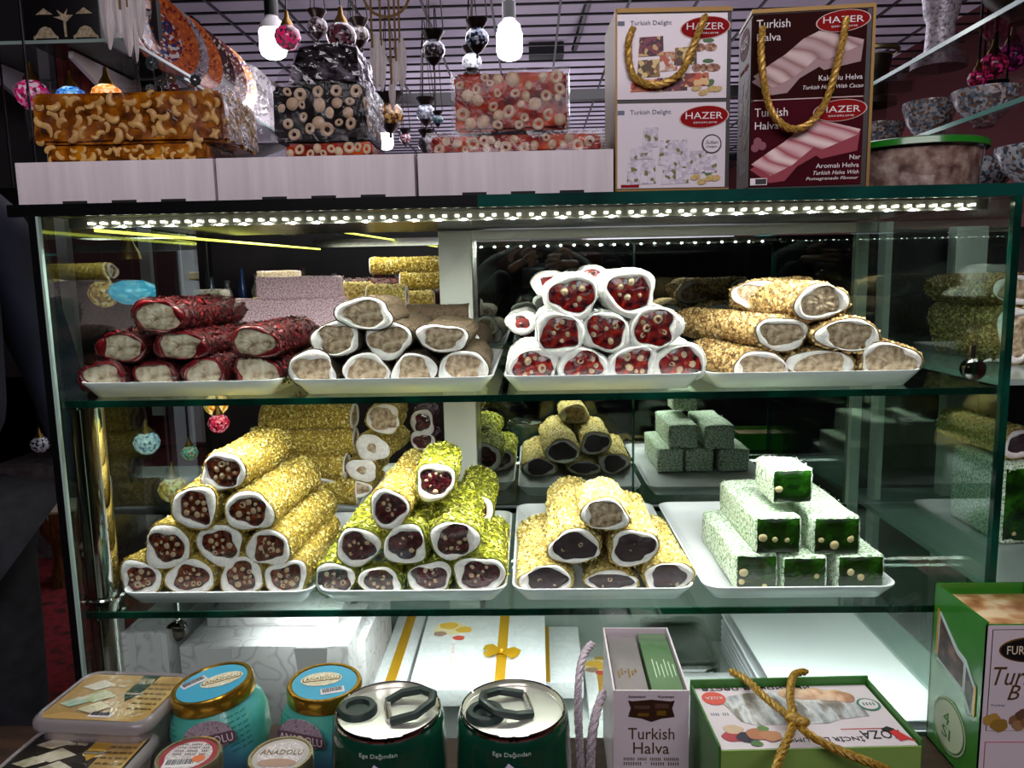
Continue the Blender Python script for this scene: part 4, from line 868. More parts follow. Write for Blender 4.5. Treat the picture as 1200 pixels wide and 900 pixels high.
M_ch = mat('cashew_flesh', 'd0a868', .4, cols=['a87834', 'c89c54', 'd8b878'], scale=120)
NMC = {'cashew': nutmesh('cashew')}; NMC['cashew'].materials.clear(); NMC['cashew'].materials.append(M_ch)
M_hz = mat('pale_hazelnut', 'cdb698', .45, cols=['9c8060', 'c0a888', 'ccb89c'], scale=150)
NMH = {k: nutmesh(k) for k in ('ring', 'ball')}
for m_ in NMH.values(): m_.materials.clear(); m_.materials.append(M_hz)
M_wrap = glassmat('cling_film', 'f4f2f4', 'ffffff', 1.42, .045, .03, 'd0c6d6', 38, 1.0)
M_wrap0 = glassmat('cling_film_thin', 'f4f2f4', 'ffffff', 1.42, .05, .02, 'd0c6d6', 30, .45)
M_wrap2 = glassmat('cling_film_crumpled', 'e6e2e8', 'ffffff', 1.5, .06, .24, 'bcb2c4', 30, 1.3)
def film(name, W, H, D, parent, m, x=0, g=.0035, pk=.002, nx=14, nz=8, z0=0):
    q = random.Random(int(W*9999)+int(H*7777)); v = []; f = []
    def grid(fn, a, b2):
        o = len(v)
        for i in range(a+1):
            for j in range(b2+1): p = fn(i/a, j/b2); v.append((p[0]+q.uniform(-pk, pk)*.5, p[1]+q.uniform(-pk, pk), p[2]+q.uniform(-pk, pk)*.5))
        for i in range(a):
            for j in range(b2): f.append((o+i*(b2+1)+j, o+(i+1)*(b2+1)+j, o+(i+1)*(b2+1)+j+1, o+i*(b2+1)+j+1))
    w = W/2+g; grid(lambda s, t: (x-w+2*w*s, -g, z0+(H+g)*t), nx, nz); grid(lambda s, t: (x+w, -g+(D+2*g)*s, z0+(H+g)*t), nz, nz)
    grid(lambda s, t: (x-w+2*w*s, -g+(D+2*g)*t, z0+H+g), nx, nz); grid(lambda s, t: (x-w, D+g-(D+2*g)*s, z0+(H+g)*t), nz, nz)
    return MB().add(v, f).build(name, m, parent, ang=25)
zc = ZC+.0008
t, W, H = nutslab(52, 245, 171, 188, .022, .10, M_or, 'cashew', 30, 'nut_slab', 'thin amber cashew slab under the thick one at left', .0075, zb=zc, side=False, nutm=NMC)
z2 = zc+H+.0008
t, W, H = nutslab(33, 266, 110, 172, .020, .12, M_or, 'cashew', 150, 'nut_slab', 'thick amber slab full of cashews wrapped in film at left', .0098, zb=z2, nutm=NMC, top_in=.006)
film('film_wrap', W, H, .12, t, M_wrap0, pk=.0018)
t, W, H = nutslab(334, 437, 168, 187, .026, .10, M_rj, 'ring', 12, 'nut_slab', 'thin dark red nut slab under the black one', .0085, zb=zc, side=False, nutm=NMH)
z3 = zc+H+.0008
t, W, H = nutslab(318, 430, 101, 169, .024, .10, M_dk, 'ring', 30, 'nut_slab', 'black slab with pale hazelnut rings wrapped in film', .0090, zb=z3, nutm=NMH)
film('film_wrap', W, H, .10, t, M_wrap0, pk=.002); zz4 = z3+H+.004
# crumpled film lump on the black slab
a = P(337, 58, Y=.03); b2 = P(420, 101, Y=.03); t = thing('wrapped_lump', 'dark lump bound in crumpled white film on the black slab', 'wrapped sweet', ((a.x+b2.x)/2, .03, zz4)); W = b2.x-a.x; H = P(380, 48, Y=.03).z-zz4
bm = bmesh.new(); bmesh.ops.create_cube(bm, size=1); bmesh.ops.subdivide_edges(bm, edges=bm.edges[:], cuts=9, use_grid_fill=True); q = random.Random(3)
for v in bm.verts:
    x, y, z = v.co; s = 1-.16*(z+.5)**2; v.co = Vector((x*W*s*.97+.004*(z+.5), .045+y*.085*s, (z+.5)*H*(1-.22*x*x)*(1-.10*abs(x+.1))))
me = bpy.data.meshes.new('sweet_body'); bm.to_mesh(me)
me.shade_smooth(); me.materials.append(M_dk); obj('sweet_body', me, t)
for v in bm.verts: v.co = Vector((v.co.x*1.05+q.uniform(-1, 1)*.0016, (v.co.y-.045)*1.06+.045+q.uniform(-1, 1)*.0016, v.co.z*1.03+q.uniform(-1, 1)*.0015))
me = bpy.data.meshes.new('film_wrap'); bm.to_mesh(me); bm.free(); me.materials.append(M_wrap2); obj('film_wrap', me, t)
for dx, hh, sg in ((-W*.52, .026, -1), (W*.5, .05, 1)):
    MB().add([(dx, .01, H*.55), (dx+sg*.012, .004, H*.30), (dx+sg*.020, .012, H*.02), (dx+sg*.006, .022, -.005), (dx-sg*.002, .03, H*.2), (dx, .04, H*.5)], [(0, 1, 5), (1, 2, 3), (1, 3, 4), (1, 4, 5)]).build('film_tail', M_wrap2, t, smooth=False)
t, W, H = nutslab(503, 705, 160, 187, .020, .10, M_rj, 'ring', 30, 'nut_slab', 'wide thin red nut slab lying on the third carton', .0088, zb=zc, nutm=NMH)
film('film_wrap', W, H, .10, t, M_wrap, pk=.0016, nx=20, nz=4); z5 = zc+H+.005
t, W, H = nutslab(531, 664, 86, 158, .022, .11, M_rj, 'ring', 46, 'nut_slab', 'tall red slab of hazelnut rings wrapped in film', .0092, zb=z5, nutm=NMH, rz=math.radians(-3))
film('film_wrap', W, H, .11, t, M_wrap0, pk=.0022)

# ---------------------------------------------------------------- gift carriers
M_wp = mat('white_print_card', 'd6cdd4', .35, coat=.3); M_mar = mat('maroon_print', '2a0c0c', .6, spec=.05, cols=['210808', '330d0b'], scale=6)
M_mar2 = mat('crimson_print', '400a14', .6, spec=.05, cols=['30060e', '4e0c1a'], scale=6); M_inkb = mat('grey_blue_ink', '59627a', .5); M_inkw = mat('white_ink', 'e8e2e2', .5)
M_logo = mat('logo_red', '8a0e12', .6, spec=.08); M_inkk = mat('black_ink', '151212', .5); M_goldf = mat('gold_edge', '7c6030', .45, .5)
def rope(pts, parent, r=.0042, m=None, name='rope_handle'):
    """two-strand twisted rope"""
    P0 = [Vector(p) for p in pts]; out = []
    for i in range(len(P0)-1):
        a, b2 = P0[i], P0[i+1]; pm, pn = P0[max(i-1, 0)], P0[min(i+2, len(P0)-1)]; n = 7
        for k in range(n):
            s = k/n; out.append(.5*((2*a)+(b2-pm)*s+(2*pm-5*a+4*b2-pn)*s*s+(3*a-pm-3*b2+pn)*s**3))
    out.append(P0[-1]); b = MB(); L = 0; acc = [0]
    for i in range(1, len(out)): L += (out[i]-out[i-1]).length; acc.append(L)
    fine = []; step = r*.9; n = int(L/step); j = 0
    for i in range(n+1):
        s = i*step
        while j < len(acc)-2 and acc[j+1] < s: j += 1
        u = (s-acc[j])/max(1e-6, acc[j+1]-acc[j]); fine.append(out[j].lerp(out[j+1], min(1, u)))
    for ph in range(3):
        pp = []
        for i, p in enumerate(fine):
            d = (fine[min(i+1, n)]-fine[max(i-1, 0)]).normalized(); a = d.cross(Vector((.1, 1, .05))).normalized(); c = d.cross(a); w_ = i*.9+ph*2.09
            pp.append(p+(a*math.cos(w_)+c*math.sin(w_))*r*.48)
        b.tube(pp, r*.62, 6)
    return b.build(name, m or M_rope, parent)
def picture_ell(fr, u, v, a, b2, m, t, rot=0, wob=.06, lift=.0005, name='print'): return patch(ell(u, v, a, b2, 20, rot, wob), fr, m, t, name, lift)
def hazer(fr, u, v, a, t, b2=None):
    b2 = b2 or a*.47
    patch(ell(u, v, a*1.05, b2*1.06, rot=.08), fr, mat('logo_rim', 'c8a8a0', .4), t, 'logo_border', .0004); patch(ell(u, v, a, b2, rot=.08), fr, M_logo, t, 'logo', .0007)
    txt('HAZER', u, v+b2*.12, a*1.55, b2*.62, fr, mat('white_ink'), t, .0011); txt('ŞEKERLEME', u+a*.04, v-b2*.55, a*1.0, b2*.2, fr, mat('white_ink'), t, .0011)
# left carrier
Y0 = .004
x0, x1 = xr(722, 856, 120, Y0); zb = ZT; z_t = P(790, 10, Y=Y0).z; Wd = x1-x0; Hh = z_t-zb
t = thing('gift_carrier', 'white gift carrier printed with two sweet pictures beside the red slabs', 'gift box', ((x0+x1)/2, Y0, zb), math.radians(1.5))
MB().box(-Wd/2, Wd/2, .0, .10, 0, Hh).build('carrier_body', mat('dark_card', '231c18', .45), t, smooth=False)
MB().box(-Wd/2-.0008, Wd/2+.0008, -.0015, .10, Hh-.004, Hh+.001).box(-Wd/2-.0008, Wd/2, -.0015, .001, 0, .003).box(-Wd/2-.0012, -Wd/2+.001, -.0015, .10, 0, Hh).build('gold_edging', M_goldf, t, smooth=False)
fr = FR(); k = Wd/134
for j, (v0, v1) in enumerate(((.513*Hh, Hh-.006), (.004, .49*Hh))):
    MB().box(-Wd/2+.001, Wd/2-.005, -.0012, .001, v0, v1).build('printed_panel', M_wp, t, smooth=False); vm = v0+(v1-v0)
    f2 = FR(0, -.0012, 0); hh = v1-v0
    txt('Turkish Delight', -.20*Wd, v0+hh*.89, .36*Wd, .052*hh*1.3, f2, M_inkb, t); patch(rect(-.49*Wd, -.43*Wd, v0+hh*.87, v0+hh*.92), f2, M_inkb, t)
    hazer(f2, .27*Wd, v0+hh*.83, .21*Wd, t, .125*hh)
    if j == 0:
        mp1 = mat('print_plum', '5a1c34', .5, cols=['3c1024', '7a2a40', 'c8a870'], scale=190, tex='voronoi'); mp2 = mat('print_orange', 'a04c30', .5, cols=['7c2c1c', 'b86440', 'e0b880', 'c8482c'], scale=170, tex='voronoi'); mp3 = mat('print_olive', '6c5020', .5, cols=['4c3a18', '8a6c30', 'd8c080', '5c2c20'], scale=190, tex='voronoi'); mp4 = mat('print_pale', 'd0c0b0', .5, cols=['e4dcd8', 'c09c80', 'b85c40'], scale=190, tex='voronoi')
        for (u, v, a, b2, m) in ((-.26, .16, .12, .075, mp2), (-.02, .17, .14, .085, mp1), (.20, .22, .11, .085, mp2), (-.22, .36, .10, .11, mp3), (-.05, .44, .08, .12, mp4), (.10, .50, .10, .11, mp3), (-.20, .62, .11, .12, mp1)):
            U, V = u*Wd, v0+v*hh; patch([(U-a*Wd, V-b2*hh), (U+a*Wd, V-b2*hh*.85), (U+a*Wd*.95, V+b2*hh), (U-a*Wd*.9, V+b2*hh*.9)], f2, m, t, 'sweet_print', .0003+.0001*abs(v*7))
    else:
        mp5 = mat('print_nougat', 'b8b0bc', .5, cols=['d0c8d4', 'b8b0bc', 'd8d0dc', 'c8c0cc', '6c6c30', 'd0c8d4', 'c0b8c4', 'b0a8b4'], scale=260, tex='voronoi')
        for (u, v, a, b2) in ((-.28, .19, .13, .15), (.02, .17, .12, .13), (.26, .30, .13, .14), (-.28, .42, .10, .08), (0, .42, .13, .15), (-.20, .60, .07, .12)):
            U, V = u*Wd, v0+v*hh; patch([(U-a*Wd, V-b2*hh), (U+a*Wd, V-b2*hh*.9), (U+a*Wd*.95, V+b2*hh), (U-a*Wd*.85, V+b2*hh*.95)], f2, mp5, t, 'sweet_print', .0003+.0001*abs(v*7))
        U, V = .34*Wd, v0+.51*hh; patch(ell(U, V, .088*Wd, .115*hh, 26), f2, M_inkk, t, 'round_badge', .0008); patch(ell(U, V, .076*Wd, .098*hh, 26), f2, M_wp, t, 'round_badge', .0012)
        txt('Sultan', U, V+.02*hh, .11*Wd, .04*hh, f2, M_inkk, t, .0016, .3); txt('Delight', U, V-.035*hh, .10*Wd, .03*hh, f2, M_inkk, t, .0016, .3)
        patch(rect(-.46*Wd, -.30*Wd, v0+.01*hh, v0+.045*hh), f2, M_logo, t)
    mnb = mat('print_almond', '7c4a34', .5, cols=['5c3424', '94604a', 'c8a07c'], scale=260); mgr = mat('print_leaf', '3c6a34', .5); mpi = mat('print_pistachio', 'a89048', .5, cols=['8a9a38', 'd0b070', 'b08850'], scale=300)
    rows_ = ((.60, ((.22, .09), (.32, .09))), (.36, ((.20, .07), (.34, .11), (.26, .05)))) if j == 0 else ()
    for v, us in rows_:
        patch(ell(.30*Wd, v0+(v+.08)*hh, .05*Wd, .025*hh, 12), f2, mgr, t, 'leaf_print')
        for u, a in us: patch(ell(u*Wd, v0+v*hh, a*.62*Wd, .048*hh, 14), f2, mnb, t, 'nut_print', .0005)
    patch(ell(.32*Wd, v0+.18*hh, .04*Wd, .04*hh, 10, .6), f2, mgr, t, 'leaf_print')
    for u in (.20, .26, .33, .38): patch(ell(u*Wd, v0+(.09+.03*math.sin(u*40))*hh, .045*Wd, .035*hh, 14, .2), f2, mpi, t, 'nut_print', .0007+u*.0005)
px2 = lambda px, py, y=-.008: t.matrix_world.inverted() @ P(px, py, Y=Y0+y)
bpy.context.view_layer.update()
rope([px2(*p) for p in ((742, 33, -.001), (737, 48), (737, 70), (743, 90), (760, 99), (780, 97), (799, 84), (810, 60), (820, 35), (827, 18, -.001))], t)
# right carrier, maroon, slightly turned so that its narrow left side shows
A = P(879, 218, Y=.004); Bp = P(1018, 214, Y=-.0075); zb = ZT; ang = math.atan2(Bp.y-A.y, Bp.x-A.x); Wd = math.hypot(Bp.x-A.x, Bp.y-A.y); Hh = P(950, 8, Y=0).z-zb
t = thing('gift_carrier', 'maroon gift carrier printed with two marbled halva pictures', 'gift box', (A.x, A.y+.004, zb), ang)
Ds = .085
MB().box(0, Wd, .0, Ds, 0, Hh).build('carrier_body', mat('dark_card'), t, smooth=False)
MB().box(-.0012, Wd+.001, -.0015, Ds, Hh-.0035, Hh+.001).box(Wd-.002, Wd+.0014, -.0018, .002, 0, Hh).build('gold_edging', M_goldf, t, smooth=False)
f2 = FR(0, -.0012, 0)
MB().box(.0, Wd-.008, -.0012, .001, .51*Hh, Hh-.005).build('printed_panel', M_mar, t, smooth=False); MB().box(.0, Wd-.008, -.0012, .001, .003, .497*Hh).build('printed_panel', M_mar2, t, smooth=False)
patch(rect(.02*Wd, Wd*.93, .500*Hh, .506*Hh), f2, mat('logo_rim'), t)
for j, (v0, hh) in enumerate(((.51*Hh, .485*Hh), (.003, .494*Hh))):
    ml = mat(('halva_marble', 'pink_marble')[j], 'c0a0a0', .5, cols=[('b89c9c', '8a5c58', 'd0b8b4'), ('d8b4b4', '9c2c40', 'e8d0cc')][j], scale=(9, 8)[j], tex='wave', stretch=(1, 1, 2.2)); ms = mat(('halva_side', 'pink_side')[j], '9c7c7c', .5) if j == 0 else mat('pink_side', '8c1c34', .5)
    txt('Turkish', .17*Wd, v0+hh*.85, .28*Wd, .095*hh, f2, M_inkw, t); txt('Halva', .135*Wd, v0+hh*.70, .20*Wd, .085*hh, f2, M_inkw, t)
    hazer(f2, .745*Wd, v0+.84*hh, .215*Wd, t, .115*hh)
    q = [(0, .20), (.17, .04), (.30, .06), (.40, .22), (.56, .34), (.60, .30), (.90, .38), (.92, .62), (.72, .68), (.55, .74), (.44, .66), (.30, .52), (.18, .38)]
    patch([(u*Wd, v0+v*hh) for u, v in q], f2, ms, t, 'halva_print', .0003)
    q = [(.01, .26), (.18, .12), (.36, .24), (.54, .44), (.60, .40), (.90, .56), (.92, .62), (.70, .70), (.55, .74), (.42, .66), (.28, .50), (.16, .40)]
    patch([(u*Wd, v0+v*hh) for u, v in q], f2, ml, t, 'halva_print', .0007)
    if j == 0: txt('Kakaolu Helva', .74*Wd, v0+.21*hh, .36*Wd, .06*hh, f2, M_inkw, t); txt('Turkish Halva With Cacao', .68*Wd, v0+.11*hh, .50*Wd, .045*hh, f2, M_inkw, t, shear=.3)
    else:
        for s_, u, v, w_ in (('Nar', .885, .31, .09), ('Aromalı Helva', .74, .22, .36)): txt(s_, u*Wd, v0+v*hh, w_*Wd, .052*hh, f2, M_inkw, t)
        txt('Turkish Halva With', .73*Wd, v0+.14*hh, .38*Wd, .045*hh, f2, M_inkw, t, shear=.3); txt('Pomegranade Flavour', .70*Wd, v0+.07*hh, .44*Wd, .045*hh, f2, M_inkw, t, shear=.3)
        patch(rect(.005*Wd, .15*Wd, v0+.02*hh, v0+.10*hh), f2, M_inkw, t); patch(rect(.05*Wd, .142*Wd, v0+.03*hh, v0+.09*hh), f2, M_inkk, t, lift=.0008)
        for u, v in ((.06, .52), (.10, .47), (.04, .45)): patch(ell(u*Wd, v0+v*hh, .035*Wd, .05*hh, 12), f2, mat('print_grape', '7c2c44', .4), t, 'fruit_print', .0004+u*.003)
fs = frame((-.0004, Ds, 0), (0, -1, 0), (0, 0, 1))
patch(rect(.004, Ds-.003, .004, Hh-.006), fs, mat('beige_print', '98887c', .5, spec=.2), t, 'side_panel')
patch(ell(Ds/2, Hh*.87, .03, .018), fs, M_logo, t, 'logo', .0006); txt('HAZER', Ds/2, Hh*.872, .045, .012, fs, M_inkw, t, .001)
txt('Turkish Delight', Ds/2, Hh*.72, .055, .008, fs, mat('logo_red'), t, .0006)
for i in range(4):
    for j in range(2): patch(ell(Ds*(.32+.36*j), Hh*(.60-.10*i), .014, .010, 12, .3, .08), fs, mat('print_brown%d' % (i % 2), ('5c3a2c', '7c5c3c')[i % 2], .5, cols=[('3c241c', '7c5440'), ('5c4428', 'a88c54')][i % 2], scale=200), t, 'nut_print', .0006)
patch(rect(Ds*.25, Ds*.75, Hh*.12, Hh*.19), fs, M_inkw, t)
bpy.context.view_layer.update()
px2 = lambda px, py, y=-.010: t.matrix_world.inverted() @ P(px, py, Y=y)
rope([px2(*p) for p in ((894, 32, -.002), (892, 60), (895, 95), (903, 128), (918, 147), (934, 151), (952, 142), (968, 118), (980, 80), (988, 45), (992, 20, -.006))], t)
# plastic tub with green lid
def tub(cx, cy, Y, wp, hp, label, nm='lidded_tub'):
    k = (Y+.95)/F; c = P(cx, cy, Y=Y); r = wp*k/2; H = c.z-ZT; t = thing(nm, label, 'tub', (c.x, Y+r, ZT))
    MB().lathe([(0, .001), (r*.88, .001), (r*.90, .004), (r*.955, H*.80), (0, H*.82)], 36).build('halva_crumbs', mat('halva_crumbs', '9a7c70', .7, cols=['5c4440', '8c6c64', 'b09488', 'ccb8ac'], scale=55, detail=8, bump=1, bscale=120), t)
    MB().lathe([(0, 0), (r*.90, 0), (r*.92, .003), (r*.98, H*.92), (r*1.0, H*.93)], 36).build('tub_wall', glassmat('clear_plastic', 'f0f2f0', boost=1.6), t)
    MB().lathe([(r*1.03, H*.84), (r*1.05, H*.85), (r*1.04, H*.97), (r*.99, H), (r*.93, H), (r*.90, H*.985), (0, H*.985)], 40).build('lid', mat('green_lid', '1f7a20', .25, coat=.5), t)
tub(1108, 157, .02, 164, 53, 'clear tub of marbled halva with green lid at the right end of the case top')
tub(1052, 170, .17, 62, 40, 'smaller green lidded tub half hidden behind the large tub')

# ================================================================= INSIDE THE BASE OF THE CASE
M_dam = mat('damask_card', 'c9c4c8', .55, cols=['cfcace', 'cfcace', 'aea8ae', 'cfcace', 'cfcace', 'b4aeb4', 'cfcace'], scale=22, detail=1, coat=.1, pos=[0, .42, .45, .48, .54, .57, .60])
def carton(px0, px1, py0, py1, Y, D, label, rz=0, zb=DECK, m=M_dam, tilt=0):
    a = P(px0, py0, Y=Y); b2 = P(px1, py1, Y=Y); W = b2.x-a.x; H = a.z-zb
    t = thing('sweet_carton', label, 'carton', ((a.x+b2.x)/2, Y, zb), rz, 'white patterned cartons under the lower shelf')
    MB().box(-W/2, W/2, 0, D, 0, H, .0015).build('carton_body', m, t)
    for s in (-1, 1):
        MB().prism([(s*W*.18, H*.99), (s*W*.20, H*.78), (s*W*.36, H*.78), (s*W*.38, H*.99)], .0008, FR(0, -.0005, 0)).build('tuck_flap', mat('flap_card', 'd2cdd1', .5), t, smooth=False)
    return t, W, H, D
zlow = P(300, 800, Y=.03).z
t, W1, H1, D1 = carton(210, 412, 758, 840, .05, .14, 'long patterned carton at left, lower of two', zb=DECK)
c2 = P(320, 725, Y=.10); carton(242, 398, 722, 760, .11, .12, 'long patterned carton at left, upper of two', zb=DECK+H1+.001)
carton(142, 203, 742, 840, .04, .16, 'patterned carton standing beside the chrome column')
carton(395, 432, 750, 840, .10, .2, 'narrow patterned carton between the stacked cartons and gift boxes')
def tilted(name, label, q4, th, m, cat='gift box', group=None):
    """box lying with its top face through four points (front-left, front-right, back-right, back-left)"""
    q4 = [Vector(p) for p in q4]; u = (q4[1]-q4[0]); W = u.length; v = (q4[3]-q4[0]); D = v.length; f = frame(q4[0], u, v)
    t = thing(name, label, cat, f.translation, 0, group); t.rotation_euler = f.to_euler()
    MB().box(0, W, 0, D, -th, 0, .001).build('box_body', m, t); return t, W, D
M_wb = mat('embossed_white', 'd8d8dc', .4, cols=['dcdce0', 'cfd0d4', 'dcdce0', 'd2d3d8', 'dedee2'], scale=40, detail=1, bump=.3, bscale=90, coat=.3, pos=[.40, .44, .48, .56, .6])
M_rib = mat('gold_ribbon', 'c8961e', .3, .3); M_rp = mat('red_print', 'c0483c', .5)
def giftbox(FL, FR_, BR, BL, z0, z1, label, ribu, bow=True, pic=True):
    q4 = [P(*FL, Z=z0), P(*FR_, Z=z0), P(*BR, Z=z1), P(*BL, Z=z1)]
    q4[2] = q4[3]+(q4[1]-q4[0])
    t, W, D = tilted('gift_box', label, q4, .028, M_wb, group='white ribboned gift boxes under the lower shelf'); I = Matrix()
    patch(rect(ribu*W-.008, ribu*W+.008, .001, D-.001), I, M_rib, t, 'ribbon', .0004)
    if bow:
        bu, bv = ribu*W, D*.45; b = MB()
        for sx, rot in ((1, -.25), (-1, 2.9), (1, -.75), (-1, 3.7)):
            L_ = .03; M_ = Matrix.Translation((bu, bv, .004)) @ Matrix.Rotation(rot, 4, 'Z')
            b.add([(0, -.003, 0), (L_*.6, -.009, .005), (L_, -.007, .002), (L_, .007, .002), (L_*.6, .009, .005), (0, .003, 0)], [(0, 1, 4, 5), (1, 2, 3, 4)], M_)
        b.sphere((bu, bv, .004), .006, n=8, m=6); b.build('bow', M_rib, t)
    if pic:
        for u, v, a, m in ((.22, .80, .030, mat('print_cream', 'e0d0a8', .5)), (.20, .84, .016, mat('print_yellow', 'd8a83c', .5)), (.33, .78, .014, mat('print_yellow')), (.30, .66, .010, M_rp), (.14, .72, .011, mat('print_brown', '9c7c6c', .5))):
            patch(ell(u*W, v*D, a, a*.7, 18, 0, .05), I, m, t, 'sweet_print', .0004+.0003*(.04-a)*20)
        txt('gai gel', .25*W, D*.42, D*.30, .007, Matrix.Translation((.27*W, D*.42, 0)) @ Matrix.Rotation(PI/2, 4, 'Z') @ Matrix.Translation((-.25*W, -D*.42, 0)), mat('faint_pink', 'd8a8a4', .5), t, .0004)
    return t
giftbox((478, 808), (640, 808), (620, 722), (500, 722), .70, .715, 'white gift box with gold ribbon and bow, largest below the lower shelf', .66)
giftbox((615, 800), (684, 800), (650, 735), (600, 735), .66, .67, 'white gift box with gold ribbon right of the bow box', .35, pic=False, bow=False)
giftbox((372, 800), (436, 800), (455, 735), (410, 735), .655, .67, 'narrow white gift box left of the bow box', .5, bow=False, pic=False)
giftbox((438, 800), (476, 800), (490, 722), (462, 722), .69, .70, 'slim white gift box leaning beside the bow box', .5, bow=False, pic=False)
giftbox((690, 830), (760, 830), (748, 770), (692, 770), .62, .625, 'small white gift box behind the halva bag', .3, bow=False)
t = thing('gift_box', 'white gift box lying low behind the green tray box', 'gift box', (P(825, 800, Z=.62).x, .16, DECK)); MB().box(-.05, .05, 0, .12, 0, .03, .001).build('box_body', M_wb, t)
# stack of white trays
x0, x1 = P(872, 792, Y=.10).x, P(1105, 792, Y=.10).x
zt_ = P(950, 720, Y=.40).z
xa2, xb2 = P(845, 719, Y=.40).x, P(1040, 719, Y=.40).x
for i in range(7):
    zq = DECK+.002+(zt_-DECK-.004)*i/7; tray(xa2, xb2, .03, .42, zq, 'flat white tray in the stack under the lower shelf, '+('lowest', 'second', 'third', 'fourth', 'fifth', 'sixth', 'topmost')[i]+(' of seven' if i == 0 else ' from below' if i < 6 else ' of seven'),
         h=(zt_-DECK)/7*.9 if i < 6 else .014, group='stack of white trays under the lower shelf')
o = MB().box(xa2+.012, xb2-.012, .042, .408, 0, .0015).build('paper_sheet', mat('white_sheet', 'dcdfe2', .3, coat=.2)); o.location.z = zt_+.009; tag(o, 'flat white liner sheet on the tray stack', 'sheet')
for i in range(5):
    tray(P(760, 740, Y=.3).x, P(842, 740, Y=.3).x, .26, .43, .79+.011*i-.19+.0, 'small clear tray in the nested pile left of the white stack, number %s from below' % ('one', 'two', 'three', 'four', 'five')[i], h=.018, group='nested small trays', m=glassmat('clear_plastic'))

# ================================================================= STEP IN FRONT OF THE CASE
ST = .70; ST2 = .79
struct(MB().box(-.75, .85, -.50, -.012, 0, ST, .003).build('trim_8', mat('step_wood', '3a2a22', .5, cols=['2c201a', '4a362a'], scale=10, stretch=(1, 8, 8))))
t = thing('display_riser', 'low dark wooden riser under the jars and tubs', 'riser', (-.50, -.46, ST+.0005)); MB().box(-.22, .27, 0, .24, 0, ST2-ST-.001, .003).build('riser_body', mat('step_wood'), t)
tag(MB().box(-.22, .24, .24, .43, 0, .03, .002).build('riser_board', mat('step_wood')), 'thin dark board behind the riser', 'board').location = (-.50, -.46, ST+.0005)
M_lidg = mat('gold_lid', 'c8a03c', .2, .9); M_blue = mat('blue_lid_print', '3c9cc0', .35, coat=.4)
M_jarb = mat('teal_label', '4fa0b4', .3, cols=['3c9c70', '48a098', '5ca4cc'], scale=7, coat=.5)
def jar(px, py, wp, z_lid, zb, label, tiltx=0, tilty=0, small=False, lidm=None, faces=0, rz=0):
    c = P(px, py, Z=z_lid); r = wp*(c.y+.95)/F/2; H = z_lid-zb
    t = thing('jam_jar' if small else 'halva_jar', label, 'jar', (c.x, c.y, zb)); t.rotation_euler = (tiltx, tilty, rz)
    if small:
        MB().lathe([(0, 0), (r*.86, 0), (r*.95, .006), (r*.95, H-.022), (r*.85, H-.012), (0, H-.012)], 32).build('jar_body', lidm[2], t)
    else:
        MB().lathe([(0, 0), (r*.85, 0), (r*1.02, .008), (r*1.17, H*.30), (r*1.20, H*.55), (r*1.12, H-.028), (r*.95, H-.019), (r*.9, H-.012), (0, H-.012)], 40).build('jar_body', M_jarb, t)
    m0 = lidm[0] if lidm else M_lidg
    MB().lathe([(r*.93, H-.017), (r*1.0, H-.016), (r*1.01, H-.003), (r*.97, H), (r*.90, H), (r*.885, H-.0015), (0, H-.0015)], 44).build('screw_lid', m0, t)
    I = Matrix.Translation((0, 0, H-.0015)); m1 = lidm[1] if lidm else M_blue
    patch(ell(0, 0, r*.86, r*.86, 40), I, m1, t, 'lid_label', .0002)
    if small: patch(ell(0, 0, r*.70, r*.70, 36), I, mat('lid_white', 'c8bfc0', .5, cols=['d4cccc', 'a89ca0', 'd8d0d2'], scale=300, coat=.3), t, 'lid_label', .0006)
    return t, r, H, I
def anad(fr, u, v, a, t, rot=0, inv=False, dark='6a5c30', text='ANADOLU'):
    f = fr @ Matrix.Translation((u, v, 0)) @ Matrix.Rotation(rot, 4, 'Z')
    patch(ell(0, 0, a, a*.62, 30), f, mat('oval_lace', 'd8d2c4', .5, cols=['e2dccc', 'b8ac88', 'e6e2d6'], scale=300), t, 'label_oval', .0008)
    patch(rect(-a*.92, a*.92, -a*.19, a*.19, a*.1), f, mat('oval_dark'+dark, dark, .5), t, 'label_band', .0012); patch(rect(-a*.86, a*.86, -a*.15, a*.15, a*.08), f, mat('oval_cream', 'd8ccb0', .5), t, 'label_band', .0015)
    txt(text, 0, 0, a*1.55, a*.22, f, mat('oval_dark'+dark), t, .0019)
def barcode(fr, u, v, w, h, t, rot=0):
    f = fr @ Matrix.Translation((u, v, 0)) @ Matrix.Rotation(rot, 4, 'Z'); patch(rect(-w/2, w/2, -h/2, h/2), f, mat('label_white', 'd4d0d4', .5), t, 'barcode_ground', .0008)
    b = MB(); q = random.Random(4); x = -w*.42
    while x < w*.42: ww = w*q.uniform(.01, .035); b.prism(rect(x, x+ww, -h*.22, h*.42), .0003, f @ Matrix.Translation((0, 0, .0012))); x += ww+w*q.uniform(.012, .04)
    b.build('barcode', M_inkk, t, smooth=False, kind='stuff')
t, r, H, I = jar(262, 797, 100, .882, ST2, 'larger blue labelled halva jar with gold lid, left of the pair', .02, -.13)
anad(I, r*.22, r*.08, r*.52, t, .30, dark='6a5a28'); barcode(I, -r*.52, r*.12, r*.62, r*.30, t, .75)
def cyl(rad, zc, rr=0):     # bend a flat label round a jar
    return lambda x, y, z: (math.sin(x/rad)*(rad+z), -math.cos(x/rad)*(rad+z), zc+y)
